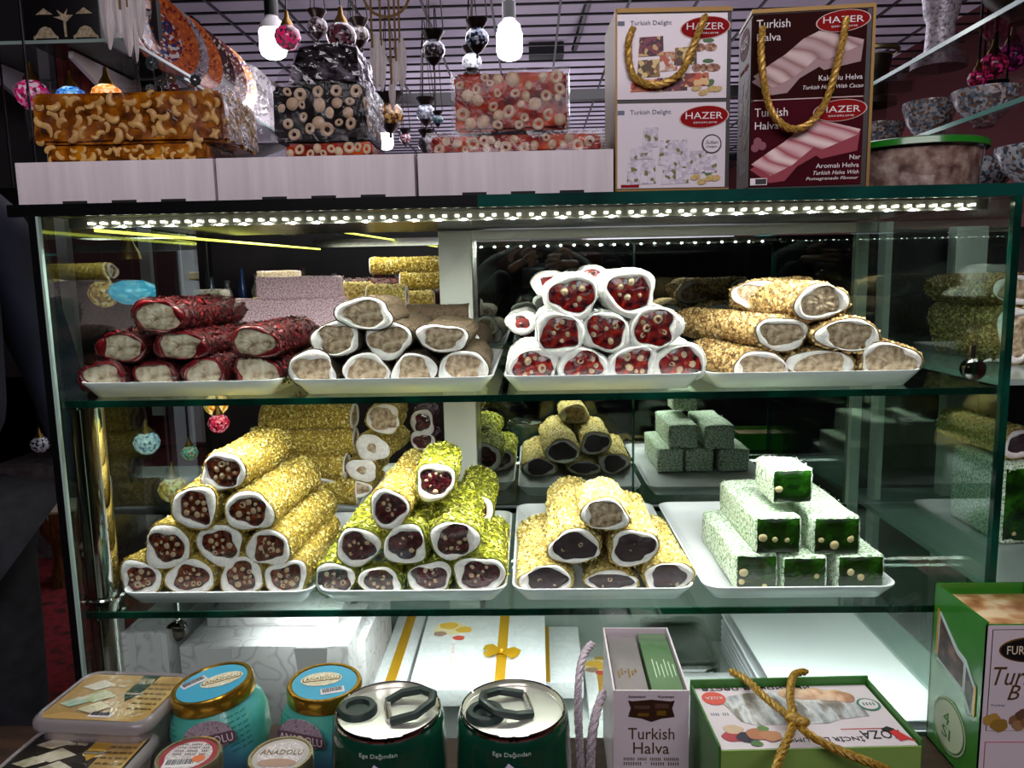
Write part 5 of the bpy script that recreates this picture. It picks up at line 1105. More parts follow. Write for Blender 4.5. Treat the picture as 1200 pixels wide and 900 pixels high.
def jarlabel(t, r, H, u=0.01):
    rad = r*1.205; zc_ = H-.036; f = frame((u, -math.sqrt(rad*rad-u*u), zc_), (1, u/rad, 0), (0, 0, 1))
    patch(ell(0, .004, .024, .017, 26), f, mat('label_mauve', '9c7c90', .5, cols=['84707c', 'a898a4', '6c5864'], scale=260), t, 'label_oval', .0012)
    patch(rect(-.027, .027, -.006, .006, .003), f, mat('label_plum', '5c4450', .5), t, 'label_band', .0022); txt('ANADOLU', 0, 0, .048, .0085, f, mat('label_text', 'd8ccd0', .5), t, .0028)
    for s in (-1, 1):
        for i in range(7): txt('ıııııı ııı ıııı', s*.040, .016-.006*i, .022, .002, frame((0, 0, zc_), (1, 0, 0), (0, 0, 1)), mat('dark_teal_ink', '1c5a64', .6), t, name='small_print', bend=lambda x, y, z, s=s: (math.sin(x/rad)*(rad*1.003-.02*max(0, y)*6), -math.cos(x/rad)*(rad*1.003-.1*max(0, y)), zc_+y))
jarlabel(t, r, H)
t, r, H, I = jar(378, 797, 92, .880, ST2, 'blue labelled halva jar with gold lid, right of the pair', .02, .03)
anad(I, -r*.12, r*.12, r*.55, t, .25, dark='6a5a28'); barcode(I, r*.32, -r*.42, r*.62, r*.28, t, .35); jarlabel(t, r, H, -.012)
M_lids = mat('silver_gold_lid', 'b8ac90', .25, .85)
t, r, H, I = jar(221, 884, 82, .862, ST2, 'small jar with red ringed lid at the bottom edge', small=True, lidm=(M_lids, mat('crimson_ring', '8c1c30', .4), mat('jam_red', '5c0c18', .15, coat=1)))
barcode(I, -.003, -.012, .030, .012, t, .1); patch(ell(.012, -.006, .006, .005), I, mat('orange_blob', 'c86838', .5), t, 'fruit_print', .0014)
for i in range(4): txt('ıııı ııııı ııı', 0, .016-.005*i, .03, .0022, I, M_inkk, t, .001, name='small_print')
t, r, H, I = jar(329, 884, 82, .862, ST2, 'small jar with pale gold lid reading a place name at the bottom edge', small=True, lidm=(M_lids, mat('silver_ring', 'a8a09c', .4), mat('jam_amber', '5c3410', .15, coat=1)))
txt('ANADOLU', 0, .004, .040, .0075, I, mat('oval_dark6a5a28'), t, .001); patch(ell(0, -.012, .018, .006), I, mat('print_brown'), t, 'lid_pattern', .001)
# tins
M_tin = mat('green_tin', '0c3a28', .18, cols=['072a1c', '0e4230', '124a36'], scale=5, coat=.8); M_tinlid = mat('tin_lid_metal', 'e6e6dc', .36, .7)
M_rub = mat('dark_green_rubber', '1c2e2a', .45, coat=.2)
def tin(px, py, wp, zl_, label, plug, ring, rrot, ps=1):
    c = P(px, py, Z=zl_); r = wp*(c.y+.95)/F/2; H = zl_-ST
    t = thing('oil_tin', label, 'tin', (c.x, c.y, ST+.0005)); H -= .0005
    MB().lathe([(0, 0), (r*.98, 0), (r*1.0, .004), (r*1.0, H*.10), (r*1.06, H*.2), (r*1.10, H*.5), (r*1.10, H*.75), (r*1.08, H*.84), (r*1.08, H-.03), (r*1.07, H-.016), (r*1.05, H-.008), (r*1.0, H-.004)], 56).build('tin_body', M_tin, t)
    MB().lathe([(r*1.0, H-.006), (r*1.015, H-.004), (r*1.01, H-.0005), (r*.985, H+.001), (r*.96, H), (r*.945, H-.005)], 56).build('lid_rim', M_chrome, t); MB().lathe([(r*.955, H-.0045), (r*.93, H-.0056), (r*.90, H-.0050), (0, H-.0055)], 56).build('tin_lid', M_tinlid, t)
    zz = H-.0055; px_, py_ = plug[0]*r, plug[1]*r
    s = MB().lathe([(0, .003), (.010, .003), (.0115, .007), (.0165, .007), (.0185, .004), (.0185, .0), (.021, 0)], 28, Matrix.Translation((px_, py_, zz))).build('pouring_plug', M_rub, t)
    MB().lathe([(.0205, .0002), (.022, .0002), (.022, .001), (.0205, .001)], 28, Matrix.Translation((px_, py_, zz))).build('plug_seat', M_tinlid, t)
    M_ = Matrix.Translation((ring[0]*r, ring[1]*r, zz+.004)) @ Matrix.Rotation(rrot, 4, 'Z') @ Matrix.Rotation(-.12, 4, 'Y')
    a, b2 = .026*ps, .018*ps
    pts = [(-a*.55, -b2, .001), (a*.35, -b2*1.15, .003), (a, -b2*.55, .005), (a*1.12, b2*.2, .005), (a*.75, b2*1.0, .004), (0, b2*1.25, .003), (-a*.6, b2*.95, .001)]
    sm = []
    for i in range(len(pts)-1):
        for k in range(4): sm.append(Vector(pts[i]).lerp(Vector(pts[i+1]), k/4))
    sm.append(Vector(pts[-1])); MB().tube(sm, .0042, 8, M_).build('ring_handle', M_rub, t)
    MB().tube([(-a*.58, -b2*.95, .001), (-a*.60, b2*.9, .001)], .0028, 8, M_).box(-a*.62-.002, -a*.62+.004, -b2*.7, b2*.7, -.003, .003, 0, M_).build('hinge_bar', M_steel, t)
    MB().box(-a*.62-.010, -a*.62+.011, -b2*.62, b2*.62, -.0042, -.0036, 0, M_).build('hinge_plate', mat('plate_metal', 'b0a894', .35, .8), t)
    f = frame((0, 0, H*.90), (1, 0, 0), (0, 0, 1)); rad = r*1.065; B = lambda zc_, rd: (lambda x, y, z: (math.sin(x/rd)*(rd+z), -math.cos(x/rd)*(rd+z), zc_+y))
    txt('Ege Dağından', 0, 0, .034, .0055, f, mat('tin_ink', 'b8c4be', .5), t, .0004, bend=B(H-.014, r*1.085), name='lettering')
    rd = r*1.10
    def wrap(poly, m, nm, lift):
        n = len(poly); c0 = (sum(p[0] for p in poly)/n, sum(p[1] for p in poly)/n); v = []
        for s_ in (0, .5, 1):
            for x, y in poly: X, Y_ = c0[0]+(x-c0[0])*s_, c0[1]+(y-c0[1])*s_; v.append((math.sin(X/rd)*(rd+lift), -math.cos(X/rd)*(rd+lift), H-.034+Y_))
        MB().add(v, [(n+k, n+(k+1) % n, 2*n+(k+1) % n, 2*n+k) for k in range(n)]+[(k, (k+1) % n, n+(k+1) % n, n+k) for k in range(n)]).build(nm, m, t)
    wrap(ell(0, -.02, .046, .028, 28), mat('tin_gold', 'b0844c', .35, .4), 'label_arch', .0006); wrap(ell(0, -.022, .040, .024, 28), mat('tin_navy', '141c30', .4), 'label_ground', .0012)
    wrap([(-.026, -.016), (-.010, .004), (-.003, .014), (.004, .008), (.010, .001), (.024, -.016)], mat('tin_lilac', '9c88b0', .5), 'mountain_print', .0018)
    wrap([(-.007, .006), (-.003, .014), (.004, .008), (0, .004), (-.003, .008)], mat('tin_snow', 'd8d0e0', .5), 'snow_print', .0024)
    return t
tin(455, 830, 132, .896, 'dark green oil tin with silver lid, left of the pair at bottom centre', (-.60, .06), (.30, .05), .25)
tin(601, 828, 132, .896, 'dark green oil tin with silver lid, right of the pair, its ring over the plug', (-.52, -.14), (-.02, .10), 3.35, 1.02)
# halva tubs
M_tp = glassmat('frosted_plastic', 'dcdad8', haze=.28, hazecol='c4bcc0', boost=2.0)
def flat_tub(BLp, BRp, FRp, FLp, z, zb, label, seed, dark):
    q4 = [P(*FLp, Z=z), P(*FRp, Z=z), P(*BRp, Z=z), P(*BLp, Z=z)]; c = sum(q4, Vector())/4; u = (q4[1]-q4[0]+q4[2]-q4[3])/2; v = (q4[3]-q4[0]+q4[2]-q4[1])/2
    W, D = u.length, v.length; rz = math.atan2(u.y, u.x); t = thing('halva_tub', label, 'tub', (c.x, c.y, zb+.0005), rz, 'clear halva tubs at bottom left'); H = z-zb-.0005
    def rr(sx, sy, z_, r=.016): return [(p[0], p[1], z_) for p in rect(-sx/2, sx/2, -sy/2, sy/2, r)]
    def loft(ls, nm, m, cap=True, cap0=False):
        n = len(ls[0]); V = sum(ls, []); f = []
        for i in range(len(ls)-1):
            for k in range(n): f.append((i*n+k, i*n+(k+1) % n, (i+1)*n+(k+1) % n, (i+1)*n+k))
        if cap: f.append(tuple((len(ls)-1)*n+k for k in range(n)))
        if cap0: f.append(tuple(range(n-1, -1, -1)))
        return MB().add(V, f).build(nm, m, t, ang=40)
    loft([rr(W*.80, D*.76, .002), rr(W*.88, D*.86, H*.8)], 'halva_filling', mat('halva_fill', '9a8468', .6, cols=['7c664c', 'ac9676'], scale=40), cap0=True)
    loft([rr(W*.82, D*.78, 0), rr(W*.93, D*.91, H-.012)], 'tub_body', M_tp, False)
    loft([rr(W, D, H-.012), rr(W*1.01, D*1.01, H-.010), rr(W, D, H-.004), rr(W*.96, D*.95, H-.001), rr(W*.93, D*.92, H), rr(W*.90, D*.885, H-.002)], 'lid_rim', mat('lid_frost', '9c9698', .25, alpha=.62, coat=.4), False)
    I = Matrix.Translation((0, 0, H-.0025)); w2, d2 = W*.44, D*.42
    patch(rect(-w2, w2, -d2, d2, .008), I, mat('tub_label_%d' % dark, '8c6c3c', .35, cols=(['a8844c', 'bc9c68'], ['16140f', '2c2418'])[dark], scale=9, coat=.5), t, 'label')
    patch(rect(w2*.42, w2*.98, -d2*.95, d2*.95, .004), I, mat('tub_gold_panel', 'b09054', .35, cols=['a07c40', 'c0a468'], scale=30, coat=.4), t, 'label_panel', .0006)
    patch([(w2*.12, d2*.98), (w2*.12, d2*.1), (w2*.28, -d2*.2), (w2*.42, d2*.1), (w2*.46, d2*.98)], I, mat('tub_badge_%d' % dark, ('16382c', 'b8902c')[dark], .4), t, 'label_badge', .0009)
    txt('HALVA', w2*.29, d2*.70, w2*.30, d2*.26, I, mat('oval_cream'), t, .0014); anad(I, w2*.29, d2*.12, w2*.20, t, 0, text='ANADOLU', dark='2a2a20')
    txt('Fıstıklı' if not dark else 'Kakaolu', -w2*.16, d2*.68, w2*.3, d2*.13, I, mat('oval_cream'), t, .0012); txt('Tahin Helvası', -w2*.16, d2*.46, w2*.36, d2*.13, I, mat('oval_cream'), t, .0012)
    for i, (a, b2, s, cc) in enumerate(((-.62, .45, .30, 'c8c8c0'), (-.40, -.05, .34, 'a4b884'), (-.70, -.35, .26, '84b4a0'), (-.2, -.55, .30, 'c4bc98'))):
        if dark: cc = ('a09070', 'b0a484', '8c8460', '7c7058')[i]
        s *= 1.55
        patch([(a*w2-s*w2*.5, b2*d2-s*d2*.2), (a*w2+s*w2*.2, b2*d2-s*d2*.5), (a*w2+s*w2*.8, b2*d2+s*d2*.1), (a*w2+s*w2*.1, b2*d2+s*d2*.6)], I, mat('halva_slice'+cc, cc, .5, cols=[cc, 'd0cab8'], scale=60), t, 'halva_print', .0010+.0003*i)
    barcode(I, w2*.10, -d2*.78, w2*.42, d2*.22, t)
    for i in range(6): txt('ııııı ıııı ıııııı ııı', w2*.70, d2*(.6-.22*i), w2*.46, d2*.07, I, mat('brown_ink', '4c3418', .6), t, .0010, name='small_print')
    MB().add([(w2*a, d2*b2, .003+.003*math.sin(a*9+b2*7)) for b2 in (-.9, -.3, .3, .9) for a in (-.95, -.5, 0, .5, .95)], [(j*5+i, j*5+i+1, j*5+i+6, j*5+i+5) for j in range(3) for i in range(4)], I).build('lid_film', glassmat('film_clear', 'fafafa', boost=1.6, wrinkle=20), t)
flat_tub((92, 785), (217, 787), (186, 851), (44, 842), .873, ST2, 'clear halva tub with pistachio label, upper of the two at bottom left', 1, 0)
flat_tub((44, 851), (178, 852), (148, 925), (-22, 915), .850, ST2, 'clear halva tub with dark cocoa label, lower of the two at bottom left', 2, 1)
# tall paper halva bag
FLb, FRb = P(719, 811, Y=-.165), P(808, 808, Y=-.165); BLb, BRb = P(695, 727, Y=-.012), P(769, 724, Y=-.012)
zt3 = (FLb.z+FRb.z)/2; W = FRb.x-FLb.x; D = .150; t = thing('halva_bag', 'tall pale open gift bag of halva boxes at bottom centre', 'gift bag', ((FLb.x+FRb.x)/2, FLb.y, ST+.0005), math.radians(-1)); H = zt3-ST-.0005
M_lil = mat('pale_lilac_card', 'cbbfc6', .45, coat=.15); w2 = W/2
MB().box(-w2, w2, 0, .002, 0, H).box(-w2, -w2+.002, .002, D, 0, H).box(w2-.002, w2, .002, D, 0, H).box(-w2, w2, D, D+.002, 0, H).box(-w2, w2, 0, D, 0, .002).build('bag_walls', M_lil, t, smooth=False)
MB().box(-w2+.004, -.001, .006, D-.004, .004, H-.007, .001).build('inner_box', mat('grey_foil_box', '8c8484', .22, .4, coat=.6), t)
MB().box(.002, w2-.004, .006, D-.004, .004, H-.005, .001).build('inner_box', mat('green_foil_box', '5c7c54', .22, .3, coat=.6), t)
for i in range(6): patch(rect(-.011+.004*i, -.0095+.004*i, D*.26+.006*(i % 3), D*.36+.005*(i % 2)), Matrix.Translation((-w2*.5, 0, H-.0068)), M_gold, t, 'foil_script'); patch(rect(-.010+.0045*i, -.009+.0045*i, D*.24+.004*(i % 2), D*.52-.006*(i % 3)), Matrix.Translation((w2*.5, 0, H-.0048)), mat('pale_green_ink', 'b8ccb0', .4), t, 'foil_script')
f = FR(0, -.0002, 0); g_ = H; U = W/88
patch([(-27*U, g_-.011), (-22*U, g_-.012), (0, g_-.010), (22*U, g_-.012), (27*U, g_-.011), (24*U, g_-.020), (27*U, g_-.030), (12*U, g_-.032), (0, g_-.036), (-12*U, g_-.032), (-27*U, g_-.030), (-24*U, g_-.020)], f, mat('crest_brown', '3c2418', .4, .3), t, 'crest')
txt('Geleneksel', -17*U, g_-.0065, 20*U, .0028, f, M_inkk, t); txt('Karaman', 17*U, g_-.0065, 18*U, .0028, f, M_inkk, t); patch(rect(-16*U, -3*U, g_-.029, g_-.0255), f, M_gold, t, 'crest_band', .001); patch(rect(6*U, 17*U, g_-.028, g_-.0225), f, M_gold, t, 'crest_band', .001); patch(rect(-20*U, -2*U, g_-.0205, g_-.0165), f, mat('crest_shade', '54382c', .4), t, 'crest_band', .001); patch(rect(4*U, 20*U, g_-.0195, g_-.0145), f, mat('crest_shade'), t, 'crest_band', .001)
txt('Turkish', 0, g_-.050, 54*U, .0135, f, mat('brown_ink'), t); txt('Halva', 0, g_-.067, 42*U, .0135, f, mat('brown_ink'), t)
for i, s_ in enumerate(('ıııııı ııııı ıııııı ıııııııı', 'ıııııııı · ıııııı ııııı')): txt(s_, 0, g_-.080-.0055*i, 64*U, .0035, f, mat('brown_ink'), t)
bpy.context.view_layer.update()
lc = lambda px, py, Y: t.matrix_world.inverted() @ P(px, py, Y=Y)
M_gr = mat('grey_glitter_rope', '8c7c88', .5, cols=['6c5c68', 'a898a4', 'd0c4cc'], scale=900)
rope([lc(*p) for p in ((694, 755, -.07), (684, 768, -.10), (678, 800, -.13), (678, 850, -.15), (682, 915, -.16))], t, .0046, M_gr)
rope([lc(*p) for p in ((707, 812, -.11), (699, 835, -.14), (693, 870, -.16), (692, 915, -.17))], t, .0052, M_gr)
# green windowed box with white card top
BL, BR, FRp, FLp = P(806, 800, Z=.843), P(1006, 797, Z=.843), P(1094, 874, Z=.843), P(845, 880, Z=.843)
c = (BL+BR+FRp+FLp)/4; W = ((BR-BL).length+(FRp-FLp).length)/2; D = ((BL-FLp).length+(BR-FRp).length)/2*.93; rz = math.atan2((FRp-FLp).y, (FRp-FLp).x)
D = min(D, 2*(c.y*-1-.014)); t = thing('lokum_gift_box', 'green gift box with white windowed lid and gold cord at bottom right', 'gift box', (c.x, c.y, ST+.0005), rz); H = .843-ST-.0005; w2, d2 = W/2, D/2
M_gc = mat('green_card', '2e6a22', .4, cols=['285e1e', '367628'], scale=5, coat=.2)
MB().box(-w2, w2, -d2, d2, 0, H-.006).box(-w2, w2, d2-.002, d2, H-.006, H+.007).box(w2-.002, w2, -d2, d2, H-.006, H+.004).box(-w2, -w2+.002, -d2, d2, H-.006, H+.002).build('green_case', M_gc, t, smooth=False)
MB().box(-w2+.002, w2-.002, -d2-.0015, -d2, H-.05, H-.002).build('front_band', mat('lime_card', '7c9c4c', .4), t, smooth=False)
MB().box(-w2+.003, w2-.004, -d2+.001, d2-.003, H-.006, H-.002, .0008).build('lid_card', mat('pale_lilac_card'), t)
I = Matrix.Translation((0, 0, H-.002)); X = lambda u: (u-.5)*W; Yv = lambda v: (v-.5)*D
patch([(X(a), Yv(b2)) for a, b2 in ((.17, .80), (.13, .74), (.18, .40), (.24, .34), (.62, .34), (.70, .40), (.86, .44), (.86, .60), (.70, .86), (.30, .86))], I, mat('foil_window', '8c8c90', .28, .6, cols=['747274', 'b8b8c0', 'e4e4e8', '948c88'], scale=60, bump=1, bscale=45, stretch=(1, .35, 1)), t, 'foil_window', .0004)
b = MB(); q = random.Random(8)
for i in range(9): b.sphere((X(.52+.035*i), Yv(.82-.004*i*i*.3)+.002*math.sin(i*2), .001), .012, .010, .004, 10, 6, I)
b.build('lokum_pieces', mat('peach_lokum', 'c09878', .5, cols=['a87c5c', 'd0ac8c', 'dcc4a8'], scale=60, bump=.5, bscale=90), t)
txt('инжирная паста', X(.36), Yv(.945), W*.60, D*.065, I, M_inkk, t, flip=-1); txt('İNCİR LOKUMU', X(.55), Yv(.10), W*.38, D*.075, I, M_inkk, t, flip=-1); txt('KOZA', X(.845), Yv(.16), W*.20, D*.12, I, M_inkk, t, flip=-1, shear=.2)
patch(rect(X(.66), X(.88), Yv(.245), Yv(.252)), I, M_rp, t, lift=.0005)
patch([(X(a), Yv(b2)) for a, b2 in ((.88, .24), (.93, .22), (.985, .05), (.955, .08), (.91, .06), (.90, .14))], I, mat('tulip_red', 'b8282c', .4), t, 'tulip_print', .0006); patch([(X(a), Yv(b2)) for a, b2 in ((.90, .27), (.86, .23), (.89, .19), (.93, .23))], I, M_inkk, t, 'tulip_print', .0008)
patch(ell(X(.905), Yv(.62), .012, .012, 20), I, mat('stamp_green', '2c6c50', .5), t, 'stamp', .0005); patch(ell(X(.905), Yv(.62), .0095, .0095, 20), I, mat('pale_lilac_card'), t, 'stamp', .0008); txt('ıııı', X(.905), Yv(.62), .012, .005, I, mat('stamp_green'), t, .0012, flip=-1)
patch(ell(X(.10), Yv(.78), .013, .013, 18), I, M_rp, t, 'stamp', .0005); txt('KOZA', X(.10), Yv(.78), .018, .005, I, mat('pale_lilac_card'), t, .0009, flip=-1); txt('ıııı ııı', X(.09), Yv(.52), .018, .0045, I, M_inkb, t)
for u, v, a, cc in ((.10, .18, .011, 'a83a44'), (.17, .16, .011, '2c2438'), (.12, .28, .010, 'c0a48c'), (.23, .20, .012, 'a86c50'), (.29, .17, .011, 'b07a58'), (.20, .07, .006, '4c6c3c'), (.27, .28, .006, '5c7c44')):
    patch(ell(X(u), Yv(v), a, a*.8, 16, 0, .05), I, mat('fruit'+cc, cc, .5), t, 'fruit_print', .0004+u*.002)
bpy.context.view_layer.update()
z_ = .843
def on(px, py, z): return t.matrix_world.inverted() @ P(px, py, Z=z)
rope([on(857, 787, .846), on(875, 797, .852), on(900, 820, .856), on(928, 842, .857), on(950, 862, .855), on(985, 880, .850), on(1020, 894, .846), on(1045, 905, .835)], t, .0042, mat('gold_cord', 'a07c28', .45, .2, cols=['6c5010', 'b48c34'], scale=400))
rope([on(944, 787, .846), on(930, 792, .852), on(926, 815, .857), on(930, 840, .859), on(925, 862, .856), on(915, 885, .852), on(905, 915, .846)], t, .0042, mat('gold_cord'))
b = MB(); kc = on(930, 842, .861); b.sphere(kc, .009, .008, .006, 10, 8); b.sphere(kc+Vector((.006, -.006, 0)), .008, .006, .005, 10, 8); b.build('knot', mat('gold_cord'), t)
# green bag at the right edge
A = P(1157, 729, Y=-.125); B2 = P(1101, 676, Y=-.012); zt5 = A.z; t = thing('delight_bag', 'tall green and pale gift bag at the right edge', 'gift bag', (A.x, A.y, ST+.0005)); H = zt5-ST-.0005; D = .112; W = .11
rzb = math.atan2((B2.x-A.x)*-1, (B2.y-A.y)); t.rotation_euler = (0, 0, 0)
MB().box(0, .002, 0, D, 0, H).box(0, W, D-.002, D, 0, H).box(W-.002, W, 0, D, 0, H).box(0, W, 0, .002, 0, H*.985).box(0, W, 0, D, 0, .002).build('bag_walls', mat('green_card_gloss', '2f7a1e', .2, cols=['286e1a', '3c8a2a'], scale=5, coat=.7), t, smooth=False)
f = FR(0, -.0003, 0); patch(rect(.001, W-.001, .001, H*.982), f, mat('pale_lilac_card'), t, 'front_panel', .0002)
for b_ in (rect(.006, W-.006, H*.375, H*.96), ): patch(b_, f, M_inkk, t, 'panel_border', .0006)
patch(rect(.0066, W-.0066, H*.378, H*.957), f, mat('pale_lilac_card'), t, 'front_panel', .0010)
patch(ell(.048, H*.845, .034, .0150, 30), f, M_gold, t, 'logo', .0014); patch(ell(.048, H*.845, .0325, .0135, 30), f, mat('black_lacquer'), t, 'logo', .0018); txt('FURTUNA', .0475, H*.845, .050, .010, f, mat('oval_cream'), t, .0022)
txt('Turkish', .046, H*.695, .072, .022, f, mat('brown_ink'), t, .0014, .3); txt('B', .034, H*.60, .014, .018, f, mat('brown_ink'), t, .0014, .3)
txt('Turkey', .017, H*.525, .016, .0035, f, M_inkb, t, .0014)
for u, v, a, cc in ((.012, .44, .010, 'a8843c'), (.020, .41, .010, '8c6c2c'), (.038, .44, .008, '7c5838'), (.046, .47, .009, '5c4030'), (.052, .43, .009, '7c5838'), (.042, .41, .008, '94704c')):
    patch(ell(u, v*H, a, a*.8, 16, 0, .06), f, mat('fruit'+cc, cc, .5, .0), t, 'nut_print', .0014+u*.01)
patch(rect(.006, W-.006, .0, H*.31), f, mat('pink_line', 'b05c68', .5), t, 'panel_border', .0006); patch(rect(.0068, W-.0068, 0, H*.305), f, mat('pale_lilac_card'), t, 'front_panel', .0010)
fs = frame((-.0003, D, 0), (0, -1, 0), (0, 0, 1))
patch([(.016, H*.85), (.019, H*.86), (.060, H*.72), (.078, H*.70), (.098, H*.60), (.098, H*.42), (.088, H*.40), (.078, H*.50), (.016, H*.55)], fs, mat('print_white_edge', 'c0ccd0', .4), t, 'side_print', .0003)
patch([(.020, H*.83), (.058, H*.69), (.074, H*.67), (.074, H*.52), (.018, H*.57)], fs, mat('print_choc', '3c2420', .4, cols=['1c1214', '4c302c', '7c5c50'], scale=60, bump=.2), t, 'side_print', .0007)
patch([(.080, H*.66), (.096, H*.575), (.094, H*.42), (.080, H*.50)], fs, mat('print_grey', '5c5450', .4, cols=['2c2828', '7c7470'], scale=60), t, 'side_print', .0007)
patch(rect(.0125, .0165, H*.58, H*.87), fs, M_rib, t, 'yellow_line', .0006); patch(rect(.0985, .1015, H*.42, H*.60), fs, M_rib, t, 'yellow_line', .0006)
patch(ell(.052, H*.22, .036, .034, 26), fs, mat('badge_pale', 'b4bca0', .5), t, 'round_badge', .0004); patch(ell(.052, H*.22, .034, .032, 26), fs, mat('badge_green', '3c6c28', .5), t, 'round_badge', .0008); patch(ell(.052, H*.22, .032, .030, 26), fs, mat('badge_pale'), t, 'round_badge', .0011)
txt('4', .047, H*.26, .013, .016, fs, mat('badge_green'), t, .0015); txt('SI', .048, H*.17, .018, .014, fs, mat('badge_green'), t, .0015)
o = thing('wafer_pack', 'film wrapped pack of golden wafers inside the green bag', 'sweet pack', (A.x+.058, A.y+.056, ST+.003)); hh = H-.012
MB().box(-.050, .050, -.048, .045, 0, hh, .004).build('wafers', mat('golden_wafer', 'a8744c', .35, cols=['7c4828', 'b88458', 'dcc09c'], scale=30, bump=.6, bscale=60, coat=.8, pos=[.35, .5, .62]), o)

# ================================================================= PEOPLE
def body(name, label, loc, rz, H, joints, edges, m, extra=None):
    t = thing(name, label, 'person', loc, rz)
    bm = bmesh.new(); keys = list(joints); idx = {k: i for i, k in enumerate(keys)}
    me = bpy.data.meshes.new('clothed_body'); me.from_pydata([joints[k][0] for k in keys], [(idx[a], idx[b2]) for a, b2 in edges], []); bm.free()
    o = bpy.data.objects.new('clothed_body', me); COL.objects.link(o)
    md_ = o.modifiers.new('s', 'SKIN'); md_.use_smooth_shade = True; md_.branch_smoothing = .5
    lay = me.skin_vertices[0].data
    for k in keys: r_ = joints[k][1]; lay[idx[k]].radius = r_ if isinstance(r_, tuple) else (r_, r_); lay[idx[k]].use_root = (k == 'pelvis')
    sb = o.modifiers.new('d', 'SUBSURF'); sb.levels = 2; sb.render_levels = 2
    dg = bpy.context.evaluated_depsgraph_get(); dg.update(); m2 = bpy.data.meshes.new_from_object(o.evaluated_get(dg)); bpy.data.objects.remove(o)
    m2.shade_smooth(); m2.materials.clear(); m2.materials.append(m); return t, m2
def skinmesh(name, joints, edges, m, parent, lv=2):
    keys = list(joints); idx = {k: i for i, k in enumerate(keys)}
    me = bpy.data.meshes.new(name); me.from_pydata([joints[k][0] for k in keys], [(idx[a], idx[b2]) for a, b2 in edges], [])
    o = bpy.data.objects.new(name, me); COL.objects.link(o); s_ = o.modifiers.new('s', 'SKIN')
    for k in keys: r_ = joints[k][1]; me.skin_vertices[0].data[idx[k]].radius = r_ if isinstance(r_, tuple) else (r_, r_); me.skin_vertices[0].data[idx[k]].use_root = (k in ('pelvis', 'a0'))
    sb = o.modifiers.new('d', 'SUBSURF'); sb.levels = lv; sb.render_levels = lv
    dg = bpy.context.evaluated_depsgraph_get(); dg.update(); m2 = bpy.data.meshes.new_from_object(o.evaluated_get(dg)); bpy.data.objects.remove(o); bpy.data.meshes.remove(me)
    m2.shade_smooth(); m2.materials.clear(); m2.materials.append(m); return obj(name, m2, parent)
M_skin = mat('skin', 'a87c68', .5, cols=['9c7060', 'b48874'], scale=20, sss=.1); M_jack = mat('navy_jacket', '12162c', .75, cols=['0d1020', '181d34'], scale=9, bump=.6, bscale=25)
M_jean = mat('black_jeans', '17161c', .85, cols=['111016', '201f28'], scale=30, bump=.5, bscale=30); M_hair = mat('dark_hair', '17110e', .6, bump=.8, bscale=120, stretch=(4, 4, .4))
def head(parent, c, s=1, beard=False):
    """head of 0.23 m height, facing local -y, centre c"""
    bm = bmesh.new(); bmesh.ops.create_uvsphere(bm, u_segments=32, v_segments=24, radius=1)
    for v in bm.verts:
        x, y, z = v.co; X, Y_, Z_ = x*.077, y*.096, z*.116
        if z < 0: X *= 1-.30*(-z)**1.5; Y_ *= 1-.12*(-z)
        if y < -.2:
            nz = math.exp(-((z+.12)/.22)**2)*math.exp(-(x/.20)**2); Y_ -= .024*nz*(1 if z < .12 else .35)
            Y_ += .010*(math.exp(-((abs(x)-.38)/.18)**2)*math.exp(-((z-.02)/.13)**2)); Y_ -= .006*math.exp(-((z-.22)/.1)**2)*math.exp(-(x/.6)**2)
            Y_ -= .006*math.exp(-((z+.52)/.09)**2)*math.exp(-(x/.3)**2); Y_ -= .010*math.exp(-((z+.88)/.16)**2)
        v.co = Vector((X, Y_, Z_))*s+Vector(c)
    me = bpy.data.meshes.new('head'); bm.to_mesh(me); bm.free(); me.shade_smooth(); me.materials.append(M_skin); h = obj('head', me, parent); c = Vector(c)
    for sx in (-1, 1):
        MB().sphere(c+Vector((sx*.031, -.080, .004))*s, .0115*s, .010*s, .008*s).build('eye', mat('eye_white', 'cfc8c0', .2), h); MB().sphere(c+Vector((sx*.031, -.0895, .004))*s, .005*s, .002*s, .005*s).build('iris', M_inkk, h)
        MB().sphere(c+Vector((sx*.078, .006, -.008))*s, .008*s, .017*s, .030*s).build('ear', M_skin, h); MB().box(-.016, .016, -.003, .003, -.003, .003, 0, Matrix.Translation(c+Vector((sx*.031, -.093, .024))*s)).build('eyebrow', M_hair, h)
    MB().sphere(c+Vector((0, -.086, -.062))*s, .023*s, .008*s, .007*s).build('mouth', mat('lips', '8c5048', .5), h)
    bm = bmesh.new(); bmesh.ops.create_uvsphere(bm, u_segments=28, v_segments=20, radius=1)
    kill = [v for v in bm.verts if v.co.z < (.45 if v.co.y < -.35 else -.35+.9*max(0, -v.co.y))]; bmesh.ops.delete(bm, geom=kill, context='VERTS')
    for v in bm.verts: v.co = Vector((v.co.x*.083, v.co.y*.103+.002, v.co.z*.124+.002))*s+c
    me = bpy.data.meshes.new('hair'); bm.to_mesh(me); bm.free(); me.shade_smooth(); me.materials.append(M_hair); obj('hair', me, parent)
